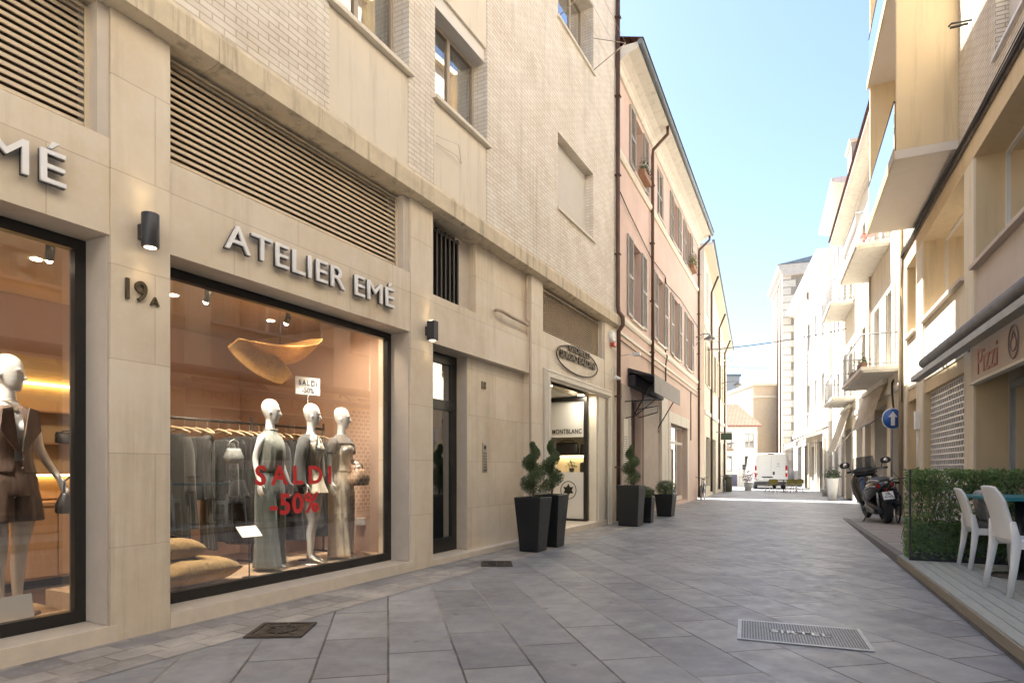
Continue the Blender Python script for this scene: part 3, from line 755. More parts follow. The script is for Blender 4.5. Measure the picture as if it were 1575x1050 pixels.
# pizza shop sign
SIGNB = M('beige sign board', (0.50,0.37,0.26), .5, var=.04); SIGNR = M('faded red lettering', (0.42,0.17,0.11), .5)
t = thing('shop_sign', 'beige fascia sign with thin red letters and a round emblem under the awning', 'shop sign', FR, (-10.76, 0, 3.14))
BX('sign_board', SIGNB, t, -2.15, 2.15, -.045, .04, -.29, .30)
BX('lower_trim', CREAMP, t, -2.18, 2.18, -.07, .04, -.335, -.292)
lettering('lettering', 'Pizzi', SIGNR, t, (-1.22,-.05,0.0), width=1.05, height=.40, depth=.012)
lettering('lettering', 'Sapori', SIGNR, t, (1.15,-.05,-.02), width=1.25, height=.40, depth=.012)
b = MB(); b.tube([(.20*math.cos(i*math.pi/16)+.02,-.052,.235*math.sin(i*math.pi/16)+.01) for i in range(32)], .012, 6, closed=True)
b.tube([(.12*math.cos(i*math.pi/8)+.02,-.052,.10*math.sin(i*math.pi/8)-.02) for i in range(16)], .010, 6, closed=True); b.tube([(-.05,-.052,.08),(.02,-.052,.17),(.09,-.052,.08)], .01, 6)
b.build('round_emblem', M('grey emblem', (0.25,0.20,0.18), .5), t)
t = thing('poster', 'pinkish marble patterned poster standing low inside the pizza shop window', 'poster', FR, (-10.9, .49, 1.05))
mm, nt, bb = _nt('pink marbled print'); nt.links.new(ramp(nt, noise(nt, mapped(nt, (2,2,2)), 2.2, 8, .7), [(.38,(.50,.40,.42,1)),(.5,(.62,.56,.60,1)),(.62,(.40,.30,.34,1))]), bb.inputs['Base Color'])
BX('printed_sheet', mm, t, -.95, .98, -.004, .004, -.5, .55)
t = thing('meter_box', 'white utility meter box at the far end of the yellow ground floor', 'meter box', FR, (-18.65, .45, 1.55))
BX('box_body', WHITEP, t, -.35,.35,-.14,0,-.32,.32, bev=.01); BX('box_door', M('grey plastic', (.45,.45,.46), .5), t, -.30,.02,-.155,-.141,-.26,.26)
t = thing('junction_box', 'small white junction box high on the last yellow pier', 'junction box', FR, (-17.6, 0, 2.55))
BX('box_body', WHITEP, t, -.10,.10,-.10,0,-.22,.22, bev=.01); b = MB(); b.tube([(0,-.04,-.22),(0,-.04,-1.2)], .02); b.build('conduit', WHITEP, t)
b = MB(); b.tube([(0,0,0),(0,-.30,.02),(0,-.34,-.02)], .018); b.box(-.02,.02,-.32,-.05,-.06,-.035)
tag(b.build('wall_bracket', BLACKM, None, loc=FR.w(-13.05,0,9.2), rot=(0,0,FR.rz)), 'small dark metal bracket on the brick beside the upper right window', 'bracket')

# ================================================================ RIGHT: cream building with iron balconies
b2 = thing('apartment_building', 'cream sunlit building with iron balconies and two slanting awnings', 'building', F2)
L2 = 13.2                                            # x runs from -L2 (far) to 0 (near)
zs = (4.45, 8.45)
hl = []
for z in zs:
    for s in (1.3, 3.4, 6.6, 10.0, 12.0): hl.append((-s-.95, -s, z, z+2.35))
hl += [(-4.6,-2.3,0.0,3.4), (-1.5,-.5,0.1,3.0), (-9.2,-7.4,.0,3.1), (-12.6,-10.6,0.0,3.2), (-6.8,-5.4,.6,3.0)]
b = MB(); b.holed(-L2, 0, -.01, 11.9, hl, 0, .4); b.build('wall', CREAMW, b2)
for i, (a, c, z, q) in enumerate(hl):
    if i < 10:
        w = window(b2, a, c, z, q, .22, 0, OFFW, mull=1)
        if i % 5 != 2:
            for x in (a-.5, c+.02):
                s = MB(); s.box(x, x+.48, -.05, -.004, z+.05, q-.02); s.build('shutter', GREYSH, w)
    else: window(b2, a, c, z, q, .25, 0, BROWNP if i % 2 else OFFW, mull=1)
b = MB(); b.prism([(.4,11.9),(-.05,11.9),(-.12,11.98),(-.50,12.02),(-.62,12.08),(-.62,12.2),(.4,12.2)], -L2, .25, 'x'); b.build('eave', OFFW, b2)
b = MB(); b.face(((-L2,-.7,12.21),(.3,-.7,12.21),(.3,5,14.0),(-L2,5,14.0))); b.face(((-L2,10.7,12.21),(.3,10.7,12.21),(.3,5,14.0),(-L2,5,14.0))); b.build('roof', TILE, b2)
b = MB(); b.box(-L2, -L2+.1, .41, 10, 0, 12.2); b.box(-.1, 0, .41, 10, 0, 12.2); b.box(-L2,0,10,10.1,0,12.2); b.build('side_wall', OFFW, b2)
b = MB(); b.tube([(.12,-.07,12.0),(.12,-.07,.1)], .05); b.tube([(-5.2,-.06,11.9),(-5.2,-.06,4.0)], .04); b.build('drainpipe', M('tan drainpipe', (.42,.33,.22), .5), b2)
b = MB(); b.box(-L2, 0, -.05, -.002, 3.62, 3.80); b.build('string_course', OFFW, b2)
IRON = M('grey wrought iron', (.20,.195,.19), .5, var=.2)
def balcony(par, x0, x1, z, d, lattice=False):
    b = MB(); b.box(x0, x1, -d, -.003, z, z+.11, bev=.01); b.box(x0+.05, x1-.05, -d+.06, -.003, z-.05, z-.002); s = b.build('balcony', OFFW, par)
    r = MB(); zt = z+1.05
    path = [(x0+.04,-.01,zt),(x0+.04,-d+.04,zt),(x1-.04,-d+.04,zt),(x1-.04,-.01,zt)]
    r.tube(path, .022, 6); r.tube([(p[0],p[1],z+.19) for p in path], .014, 6)
    for a, c in zip(path[:-1], path[1:]):
        L = (Vector(c)-Vector(a)).length; n = max(2, int(L/.17))
        for i in range(n+1):
            p = Vector(a).lerp(Vector(c), i/n); r.tube([(p.x,p.y,z+.11),(p.x,p.y,zt)], .007, 5)
        if lattice:
            n = max(2, int(L/.16))
            for i in range(n):
                for j in range(6):
                    p = Vector(a).lerp(Vector(c), (i+.5)/n); u = (Vector(c)-Vector(a)).normalized()
                    cz = z+.25+j*.15; r.tube([p+u*(.055*math.cos(t*1.0472))+Vector((0,0,cz-p.z+.055*math.sin(t*1.0472))) for t in range(6)], .011, 4, closed=True)
    r.build('railing', IRON, s)
    return s
balcony(b2, -5.2, -.5, 4.22, .95); balcony(b2, -6.0, -1.8, 8.25, .95)
balcony(b2, -13.0, -9.3, 4.32, .9); balcony(b2, -13.1, -9.6, 8.42, .95, True)
b = MB(); b.tube([(-1.2,0,4.0),(-1.2,-.05,3.9),(-.9,-.10,3.6),(-.7,-.06,2.6)], .03); b.build('cable_loop', CABLE, b2)
def flower_pot(F, x, y, z, label, w=.5, leafcol=None, n=160, h=.25, potm=None, grp=None):
    t = thing('flower_box', label, 'flower box', F, (x, y, z), group=grp)
    b = MB(); b.prism([(-w/2+.03,0),(-w/2,.17),(w/2,.17),(w/2-.03,0)], -.09, .09, 'y'); b.build('box', potm or M('terracotta box', (.36,.19,.11), .7), t)
    b = MB(); pts = []
    for i in range(n):
        p = Vector((random.gauss(0,w*.27), random.gauss(0,.07), .17+abs(random.gauss(0,h*.5)))); pts.append((p, Vector((p.x,p.y,.3))))
    leaves(b, pts, .07); b.build('foliage', leafcol or M_leaf('balcony plant leaf', (.05,.085,.03), (.10,.14,.05)), t)
    return t
flower_pot(F2, -1.2, -.82, 4.33, 'small dark plant in a terracotta box at the near corner of the low iron balcony', .8)
flower_pot(F2, -3.0, -.82, 4.33, 'empty looking shallow box further along the low iron balcony', .9, n=25, h=.1)
t = thing('folding_chair', 'red folding chair standing on the upper iron balcony', 'chair', F2, (-2.6, -.5, 8.365))
RED = M('red plastic slats', (.45,.05,.035), .4)
BX('seat', RED, t, -.2,.2,-.2,.2,.43,.46); BX('backrest', RED, t, -.2,.2,.18,.21,.55,.85)
for s in (-1,1):
    b = MB(); b.tube([(s*.21,-.22,0),(s*.21,.22,.86)], .012); b.build('leg', RED, t)
    b = MB(); b.tube([(s*.19,.22,0),(s*.19,-.18,.45)], .012); b.build('leg', RED, t)
# slanting awnings
CANV = M_leaf('cream awning canvas', (.58,.52,.42), (.62,.56,.46), .8, .35)
def drop_awning(x0, x1, zt, zm, zb, d1, d2, label):
    t = thing('awning', label, 'awning', F2, ((x0+x1)/2, 0, zt)); w = (x1-x0)/2
    b = MB()
    for i in range(12):
        u0, u1 = -w+2*w*i/12, -w+2*w*(i+1)/12; s0, s1 = .012*math.sin(i*1.9), .012*math.sin((i+1)*1.9)
        b.face(((u0,-.08,0),(u1,-.08,0),(u1,-d1+s1,zm-zt),(u0,-d1+s0,zm-zt))); b.face(((u0,-d1+s0,zm-zt),(u1,-d1+s1,zm-zt),(u1,-d2+s1,zb-zt),(u0,-d2+s0,zb-zt)))
    b.build('canvas', CANV, t)
    b = MB(); b.box(-w-.05, w+.05, -.16, -.01, -.02, .13, bev=.02); b.build('cassette', OFFW, t)
    b = MB(); b.tube([(-w,-d2,zb-zt),(w,-d2,zb-zt)], .022); b.build('front_bar', ALU, t)
    for x in (-w, w):
        b = MB(); b.tube([(x,-.04,zm-zt-.15),(x,-d2,zb-zt)], .018); b.build('side_arm', ALU, t)
drop_awning(-6.5, -2.2, 4.05, 3.25, 2.80, .32, .46, 'nearer slanting cream awning under the low iron balcony')
drop_awning(-14.0, -10.1, 4.05, 3.15, 2.15, .34, .68, 'farther long cream awning hanging low with its edge in full sun')
# blue round sign on a pole
t = thing('road_sign', 'round blue sign with a white upward arrow on a thin pole by the cream wall', 'road sign', F2, (-.25, -.22, 0))
SIGNX = R(112)
b = MB(); b.tube([(0,0,0),(0,0,3.1)], .03, 10); b.build('pole', ALU, t)
BLUE = M('sign blue', (.02,.11,.42), .35, var=.03); WH = M('sign white', (.8,.8,.8), .35, var=.02)
sg = MB(); sg.lathe([(.30,-.05),(.30,-.035),(.285,-.03),(.001,-.03)], (0,0,0), 40, axis='y'); pl = sg.build('sign_rim', WH, t, loc=(0,0,2.78), rot=(0,0,SIGNX))
sg = MB(); sg.lathe([(.001,-.056),(.278,-.056),(.278,-.0505)], (0,0,0), 40, axis='y'); sg.build('sign_disc', BLUE, pl)
sg = MB(); sg.prism([(0,.21),(.13,.05),(.055,.05),(.055,-.19),(-.055,-.19),(-.055,.05),(-.13,.05)], -.064, -.058, 'y')
sg.build('white_arrow', WH, pl)
# planters by the cream building
TERR = M('white planter', (.66,.64,.60), .5, var=.05)
t = thing('planter', 'tall white planter beside the cream shop, behind the scooter', 'planter', F2, (-10.6,-.75,0))
b = MB(); b.loft([((0,0,z),(1,0,0),(0,1,0),r,r) for z, r in ((0,.22),(.92,.31),(.94,.33),(.98,.33),(.98,.27),(.93,.27))], 4, pw=1); b.build('pot', TERR, t, rot=(0,0,R(45)))
b = MB(); pts = [((random.gauss(0,.17),random.gauss(0,.17),1.0+abs(random.gauss(0,.16))),(random.uniform(-1,1),random.uniform(-1,1),.7)) for i in range(500)]; leaves(b, pts, .10)
tag(b.build('shrub', M_leaf('planter leaf', (.035,.06,.03), (.07,.10,.045)), None, loc=F2.w(-10.6,-.75,0), rot=(0,0,F2.rz)), 'dark shrub growing in the tall white planter', 'shrub')
t = thing('planter', 'low round white pot standing at the foot of the far awning', 'planter', F2, (-15.2,-.6,0))
b = MB(); b.lathe([(.17,0),(.24,.32),(.26,.34),(.26,.38),(.21,.38),(.20,.33)], (0,0,0), 20); b.build('pot', TERR, t)

# ================================================================ RIGHT: tall grey-beige house between
b3 = thing('house', 'taller beige house with a deep eave and a dark chimney stack', 'house', F2, (-L2-.02, .15, 0))
L3 = 7.2
hl = []
for z in (4.6, 8.4, 11.9):
    for s in (1.2, 3.6, 5.6): hl.append((-s-.9,-s,z,z+1.9))
hl += [(-2.6,-.8,0,3.0),(-6.0,-4.0,0,3.0)]
b = MB(); b.holed(-L3, 0, -.01, 14.9, hl, 0, .35); b.build('wall', WHITEW, b3)
for a, c, z, q in hl: window(b3, a, c, z, q, .2, .04 if z else 0, GREYSH, mull=1)
b = MB(); b.prism([(.35,14.9),(-.05,14.9),(-.10,15.0),(-.55,15.1),(-.7,15.18),(-.7,15.32),(.35,15.32)], -L3, .0, 'x'); b.build('eave', OFFW, b3)
b = MB(); b.box(-L3,0,.36,9,15.33,15.5); b.box(-.1,0,.36,9,0,15.32); b.box(-L3,-L3+.1,.36,9,0,15.32); b.box(-L3,0,9,9.1,0,15.3); b.build('roof', M('grey roof', (.22,.20,.19), .8), b3)
ch = MB(); ch.box(-3.7,-2.2,.4,2.0,15.5,17.9); c_ = ch.build('chimney', M('grey brown chimney render', (.30,.27,.24), .9, var=.2, streak=.5), b3)
ch = MB(); ch.box(-3.8,-2.1,.3,2.1,17.9,18.05); ch.box(-3.2,-2.7,.9,1.5,18.05,18.5); ch.build('chimney_cap', CONC, c_)

# ================================================================ RIGHT: white sunlit building
b4 = thing('apartment_building', 'white sunlit building with a grey stone ground floor far up the street', 'building', F4, (0,0,0))
L4 = 15.8
hl = []
for z in (5.3, 9.6):
    for s in (1.5, 4.2, 6.9, 9.6, 12.3): hl.append((-s-.95,-s,z,z+2.0))
b = MB(); b.holed(-L4, 0, 4.202, 14.0, hl, 0, .35); b.build('wall', WHITEW, b4)
for a, c, z, q in hl: window(b4, a, c, z, q, .14, .08, GREYSH, closed=0, mull=1, fw=.07)
hl = [(-3.0,-1.0,0,3.1),(-6.2,-4.4,.6,2.9),(-9.6,-7.6,0,3.1),(-13.2,-11.0,0,3.1)]
b = MB(); b.holed(-L4, 0, -.01, 4.20, hl, -.04, .35); b.build('ground_floor_wall', M('grey beige plinth stone', (.42,.385,.34), .8, var=.1), b4)
for a, c, z, q in hl: window(b4, a, c, z, q, .15, 0, GREYSH, mull=1)
b = MB()
for x in (-3.4,-.9,-6.9,-4.1): b.box(x-.18,x+.18,-.16,-.042,0,3.3,bev=.02)
b.box(-L4,0,-.12,-.042,3.9,4.2); b.build('stone_pilaster', CREAMP, b4)
b = MB(); b.prism([(.3,13.9),(-.05,13.9),(-.1,14.0),(-.5,14.1),(-.65,14.2),(-.65,14.38),(.3,14.38)], -L4, 0, 'x'); b.build('eave', OFFW, b4)
b = MB(); b.tube([(-7.9,-.06,13.9),(-7.9,-.06,4.3)], .06); b.build('drainpipe', M('grey drainpipe', (.24,.22,.21), .5), b4)
b = MB(); b.box(-L4,0,.31,9,14.39,14.55); b.box(-.1,-.0,.36,9,0,14.3); b.build('roof', M('grey roof', (.22,.20,.19), .8), b4)
t = thing('canopy', 'beige canvas canopy low on the white building behind the van', 'canopy', F4, (-5.4, -.05, 3.2))
b = MB(); b.prism([(-.05,.5),(-1.4,-.05),(-1.4,-.35),(-1.37,-.35),(-1.35,-.1),(-.05,.44)], -3.6, 3.6, 'x'); b.build('canvas', CANV, t)
b = MB(); b.tube([(-3.6,-.05,-.2),(-3.6,-1.36,-.1)], .02); b.tube([(3.6,-.05,-.2),(3.6,-1.36,-.1)], .02); b.build('support_arm', ALU, t)
# quoined corner building
F5 = right_frame(22.8, 51.6, 17.0)
b5 = thing('palazzo', 'tall grey house with pale corner quoins at the end of the white facade', 'house', F5)
b = MB(); b.box(-8, 0, 0, 10, 0, 18.2); b.build('wall', M('taupe render', (.27,.235,.195), .9, var=.12, streak=.4), b5)
b = MB()
for i in range(28):
    z = .3+i*.63; w = .62 if i % 2 else .98
    b.box(-.55, .03, -.04, w, z, z+.56)
b.build('corner_quoin', M('pale quoin stone', (.55,.50,.43), .7, var=.12), b5)
b = MB(); b.prism([(.5,17.6),(-.08,17.6),(-.14,17.9),(-.34,18.1),(-.42,18.35),(-.42,18.5),(10.3,18.5),(10.3,17.9)], -8.2, .35, 'x'); b.build('cornice', M('pale cornice', (.50,.45,.39), .8), b5)
b = MB(); b.prism([(-.45,18.52),(10.4,18.52),(5,19.5)], -8.3, .4, 'x'); b.build('roof', GUTT, b5)
b = MB(); b.tube([(-.9,-.08,18),(-.9,-.08,.2)], .06); b.tube([(-3,-.08,18),(-3,-.08,.2)], .06); b.build('drainpipe', BROWNP, b5)
b = MB(); b.box(.004,.03,.2,2.2,0,3.0); b.build('street_door', M('lilac grey door', (.36,.34,.37), .5), b5)

# ================================================================ LEFT: pink building
bp = thing('apartment_building', 'pink stucco building with grey louvred shutters and a deep cream eave', 'building', FP)
LP = 13.65
W1 = [17.5-15.34, 20.8-15.34, 23.6-15.34, 26.6-15.34]
W2 = [17.75-15.34, 20.8-15.34, 23.5-15.34, 26.3-15.34]
wins = [(c-.52,c+.52,5.55,7.75) for c in W1] + [(c-.5,c+.5,9.75,11.4) for c in W2]
hl = wins + [(1.35,2.75,0.0,3.35),(7.15,10.75,0.12,3.05)]
b = MB(); b.holed(0.0, LP, 5.0, 11.9, hl, 0, .4); b.build('wall', PINK, bp)
b = MB(); b.holed(0.0, LP, -.01, 4.998, hl, 0.0, .4); b.build('lower_wall', PINK_L, bp)
SHUT = M('grey louvred shutter', (.40,.385,.355), .6, var=.08, vs=8)
def shutter(par, x0, x1, z0, z1, y):
    b = MB(); b.holed(x0, x1, z0, z1, [(x0+.05,x1-.05,z0+.07,(z0+z1)/2-.04),(x0+.05,x1-.05,(z0+z1)/2+.04,z1-.06)], y, y+.04)
    for lo, hi in ((z0+.07,(z0+z1)/2-.04),((z0+z1)/2+.04,z1-.06)):
        n = int((hi-lo)/.055)
        for i in range(n):
            z = lo+(hi-lo)*(i+.5)/n; b.prism([(y+.006,z-.022),(y+.012,z-.026),(y+.036,z+.02),(y+.030,z+.024)], x0+.05, x1-.05, 'x')
    return b.build('shutter', SHUT, par)
for i, (a, c, z, q) in enumerate(wins):
    w = window(bp, a, c, z, q, .20, .07, FRAMEW, mull=1, lip=.16, curtain=[(0,.3,0,.45),(.7,1,.55,1)] if i % 2 else None, sillm=CREAMP)
    if i == 5: shutter(w, a+.01, (a+c)/2-.003, z+.01, q-.01, .03); shutter(w, (a+c)/2+.003, c-.01, z+.01, q-.01, .03)
    else: shutter(w, a-.60, a-.03, z, q, -.055); shutter(w, c+.03, c+.60, z, q, -.055)
b = MB()
for z, d in ((5.22,.07),(9.42,.09)):
    for a, e in ((0.0,3.83),(3.92,LP)): b.prism([(.02,z),(-d*.5,z),(-d,z+.07),(-d,z+.15),(.02,z+.2)], a, e, 'x')
b.prism([(.02,4.86),(-.04,4.88),(-.05,4.95),(.02,4.98)], 0.0, LP, 'x')
b.build('string_course', CREAMP, bp)
prof = [(.4,11.55),(-.05,11.55),(-.09,11.62),(-.09,11.7),(-.16,11.78),(-.32,11.88),(-.50,11.93),(-.58,11.95),(-.58,12.10),(.4,12.10)]
b = MB(); b.prism(prof, -.05, LP+.15, 'x'); b.build('eave', OFFW, bp)
b = MB(); b.tube([(-.1,-.64,12.06),(LP+.2,-.64,12.06)], .075, 10)
b.build('gutter', GUTT, bp)
b = MB(); b.face(((-.1,-.72,12.14),(LP+.2,-.72,12.14),(LP+.2,2.3,13.1),(-.1,2.3,13.1))); b.face(((-.1,5.4,12.14),(LP+.2,5.4,12.14),(LP+.2,2.3,13.1),(-.1,2.3,13.1))); b.build('roof', TILE, bp)
b = MB(); b.box(LP-.1,LP,.41,5,-.01,12.1); b.box(0.1,LP-.1,4.9,5,-.01,12.1); b.box(0,.1,.41,5,0,12.1); b.build('side_wall', PINK_L, bp)
b = MB()
for x, zt in ((3.87, 12.0), (LP-.14, 11.9)):
    b.tube([(x,-.55,zt),(x,-.55,11.72),(x,-.10,11.32),(x,-.085,11.1),(x,-.085,3.9 if x < 5 else .1)], .05, 10)
    for z in (5.0,6.6,8.4,10.2): b.box(x-.07,x+.07,-.15,0,z,z+.03)
b.build('drainpipe', BROWNP, bp)
b = MB()
b.tube([(0.1,-.04,8.55),(1.0,-.05,8.35),(2.2,-.05,8.18),(3.8,-.05,7.95),(6.0,-.05,8.0),(6.2,-.05,7.8),(9.0,-.05,7.95),(LP,-.05,7.8)], .014, 6)
b.tube([(0.1,-.03,4.72),(3.8,-.04,4.68),(8.0,-.03,4.7),(LP,-.03,4.66)], .012, 6)
for x in (6.1,6.22): b.tube([(x,-.03,8.0),(x,-.03,5.4),(x+.02,-.09,5.3),(x,-.04,5.0),(x,-.03,3.2)], .012, 6)
b.tube([(11.6,-.03,4.7),(11.6,-.03,2.6)], .02, 6)
b.build('facade_cable', CABLE, bp)
# shop opening with white surround, doorway and rounded plaster pilaster
b = MB(); b.holed(6.8, 11.1, 0.0, 3.45, [(7.15,10.75,-.1,3.05)], -.035, -.002); b.build('shop_surround', OFFW, bp)
f = MB(); xs = [7.2,8.3,9.4,10.7]
f.holed(7.17, 10.73, .14, 3.03, [(p+.05,q-.05,.3,2.35) for p,q in zip(xs[:-1],xs[1:])]+[(p+.05,q-.05,2.45,2.97) for p,q in zip(xs[:-1],xs[1:])], .18, .24)
sw = f.build('shop_window', OFFW, bp)
for p, q in zip(xs[:-1], xs[1:]):
    one('face', ((p+.05,.21,.3),(q-.05,.21,.3),(q-.05,.21,2.35),(p+.05,.21,2.35))).build('pane', GLASS, sw)
    one('face', ((p+.05,.21,2.45),(q-.05,.21,2.45),(q-.05,.21,2.97),(p+.05,.21,2.97))).build('pane', GLASSW, sw)
b = MB(); b.face(((6.9,2.0,0),(11,2.0,0),(11,2.0,3.4),(6.9,2.0,3.4))); b.face(((6.9,.4,.1),(11,.4,.1),(11,2,.1),(6.9,2,.1))); b.face(((10.9,.4,0),(10.9,2,0),(10.9,2,3.4),(10.9,.4,3.4))); b.face(((6.9,.4,3.3),(11,.4,3.3),(11,2,3.3),(6.9,2,3.3)))
b.build('shop_lining', M('pale green shop wall', (.55,.60,.36), .8), bp)
b = MB(); b.prism([(5.05,0)] + [(5.75-.55*math.cos(t*math.pi/12)-.15, 3.55+.42*math.sin(t*math.pi/12)) for t in range(13)] + [(6.15,0)], -.13, -.003, 'y'); b.build('plaster_pilaster', OFFW, bp)
PURP = M('dark plum door', (.028,.018,.03), .5, var=.3)
b = MB(); b.box(1.37, 2.73, .20, .26, .02, 3.33); b.build('shop_door', PURP, bp)
b = MB()
for x0, x1 in ((.30,1.30),(2.8,3.9)): b.box(x0, x1, -.06, -.002, 0.0, 3.6)
b.box(3.95,5.0,-.05,-.002,0,3.4)
b.build('stone_jamb', M('warm grey jamb', (.42,.36,.31), .7, var=.1), bp)
flower_pot(FP, W2[0]+.1, -.16, 9.76, 'plant box with dark foliage on the first top floor sill of the pink facade', .9, n=260, h=.35)
flower_pot(FP, W2[3]+.5, -.16, 9.76, 'bushy yellow green plant hanging from the last top floor sill of the pink facade', .9, M_leaf('yellow green leaf', (.16,.17,.035), (.24,.24,.06)), n=420, h=.55)
# canopy over the doorway
t = thing('canopy', 'dark canopy with a grey valance over the doorway of the pink building', 'canopy', FP, (3.0, 0, 3.9))
DK = M('dark canopy fabric', (.022,.018,.025), .7, var=.2)
b = MB(); b.prism([(-.02,.22),(-.72,-.02),(-.72,-.06),(-.02,.10)], -1.9, 1.9, 'x'); b.build('canopy_top', DK, t)
BX('valance', M('grey valance', (.33,.31,.30), .7, var=.1), t, -1.9, 1.9, -.745, -.725, -.48, 0.0)
BX('roller_box', DK, t, -1.9, 1.9, -.22, -.02, -.28, .02)
for x in (-1.7, 1.85):
    b = MB(); b.tube([(x,-.70,-.1),(x,-.04,-1.2)], .018); b.tube([(x,-.04,-1.2),(x,-.04,-1.35)], .03); b.build('strut', BLACKM, t)
t = thing('hanging_sign', 'black wrought iron hanging sign with a triangular bracket by the pink doorway', 'hanging sign', FP, (.62, 0, 3.05))
b = MB(); b.tube([(0,0,.1),(0,-.95,.12)], .016); b.tube([(0,-.85,.11),(0,-.35,-.28),(0,0,-.35)], .014); b.tube([(0,-.35,.11),(0,-.35,-.28)], .012); b.build('bracket', BLACKM, t)
b = MB(); b.tube([(0,-.92,-.05),(0,-.42,-.12),(0,-.42,-.34),(0,-.92,-.22)], .014, closed=True); b.build('sign_frame', BLACKM, t)
t = thing('notice_board', 'narrow upright menu board with dark print beside the pink doorway', 'notice board', FP, (.62, -.062, 1.95))
BX('board', OFFW, t, -.22,.22,-.03,0,-.75,.75)
b = MB(); random.seed(3)
for i in range(16):
    for j in range(3):
        x = -.17+j*.12; b.box(x, x+random.uniform(.05,.10), -.034, -.031, .25-i*.058, .275-i*.058)
b.build('print', BLACKM, t)
t = thing('wall_spotlight', 'small white spotlight on an arm above the dark canopy', 'spotlight', FP, (.5,0,4.35))
b = MB(); b.tube([(0,0,0),(0,-.35,.02)], .015); b.box(-.07,.07,-.5,-.3,-.03,.05, bev=.01); b.build('lamp_head', WHITEP, t)
def street_lantern(F, x, z, label, d=.9):
    t = thing('street_lamp', label, 'street lamp', F, (x,0,z), group='wall bracket street lamps')
    b = MB(); b.tube([(0,0,0),(0,-d*.5,.12),(0,-d,.10)], .022); b.tube([(0,0,-.35),(0,-d*.6,.08)], .014); b.build('bracket', IRON, t)
    b = MB(); b.lathe([(.03,.08),(.06,.02),(.24,-.10),(.25,-.14),(.22,-.14)], (0,-d,0), 16); b.build('lamp_shade', IRON, t)
    b = MB(); b.ball((0,-d,-.15), .09, 12, 8); b.build('bulb', OFFW, t)
street_lantern(FP, LP-.5, 7.3, 'street lamp on a bracket at the far end of the pink facade', .6)

# ================================================================ LEFT: cream building beyond a gap added to let sun onto the street
bc = thing('apartment_building', 'long cream building with a falling roof line beyond the pink one', 'building', FC)
LC = 12.4
def roofz(x): return 12.25 - .24*x
hl = []
for i in range(4):
    x = .9 + i*3.0
    for z in (5.6, 9.2):
        if z + 2.4 < roofz(x+1.2): hl.append((x, x+1.15, z, z+2.1))
    hl.append((x-.2, x+1.5, .0 if i % 2 else .5, 3.0))
b = MB(); b.holed(0, LC, -.01, 8.9, [h for h in hl if h[2] < 9], 0, .35)
b.prism([(0,8.902),(LC,8.902),(LC,roofz(LC)),(0,roofz(0))], .001, .351, 'y')
b.build('wall', CREAMW, bc)
for a, c, z, q in hl:
    if z > 9:
        w = BX('window', GREYSH, bc, a, c, -.03, -.001, z, q); continue
    w = window(bc, a, c, z, q, .15, .06 if z > 1 else 0, GREYSH, mull=1)
    if z > 4:
        for x in (a-.55, c+.03): BX('shutter', M('beige shutter paint', (.50,.42,.30), .6), w, x, x+.5, -.05, -.004, z, q)
b = MB(); b.prism([(-.12,roofz(-.12)),(LC+.1,roofz(LC+.1)),(LC+.1,roofz(LC+.1)+.14),(-.12,roofz(-.12)+.14)], -.42, 5, 'y'); b.build('roof_slab', CREAMP, bc)
b = MB(); b.prism([(-.2,roofz(-.2)+.142),(LC+.2,roofz(LC+.2)+.142),(LC+.2,roofz(LC+.2)+.2),(-.2,roofz(-.2)+.2)], -.5, -.38, 'y'); b.build('gutter', GUTT, bc)
b = MB(); b.box(0,.1,.36,5,0,12.1); b.box(LC-.1,LC,.36,5,0,9.1); b.box(.1,LC-.1,4.9,5,0,9.1); b.build('side_wall', CREAMW, bc)
b = MB()
for x in (2.6, 6.8, 10.4): b.tube([(x,-.40,roofz(x)-.1),(x,-.07,roofz(x)-.9),(x,-.06,.2)], .055, 8)
b.build('drainpipe', BROWNP, bc)
b = MB(); b.box(0,LC,-.06,-.002,4.1,4.3); b.box(0,LC,-.05,-.002,8.3,8.45); b.build('string_course', CREAMP, bc)
b = MB()
for x, z in ((1.0,8.0),(4.0,7.9),(7.0,7.9)):
    for q in (0,1.1): b.tube([(x+q,0,z),(x+q,-.7,z+.02)], .014, 5); b.tube([(x+q,0,z+.7),(x+q,-.7,z+.02)], .008, 4)
    for d in (-.3,-.5,-.7): b.tube([(x,d,z+.01),(x+1.1,d,z+.01)], .005, 4)
b.build('drying_rack', IRON, bc)
street_lantern(FC, 8.2, 6.6, 'street lamp hanging from the far cream facade by the cross wire', 1.0)
t = thing('sign_bracket', 'small dark sign on a bracket low on the cream facade', 'hanging sign', FC, (5.6,0,3.3))
b = MB(); b.tube([(0,0,.2),(0,-.9,.2)], .02); b.build('bracket', IRON, t)
b = MB(); b.box(-.03,.03,-.85,-.25,-.25,.15, bev=.02); b.build('sign_panel', M('dark green sign', (.05,.08,.05), .5), t)
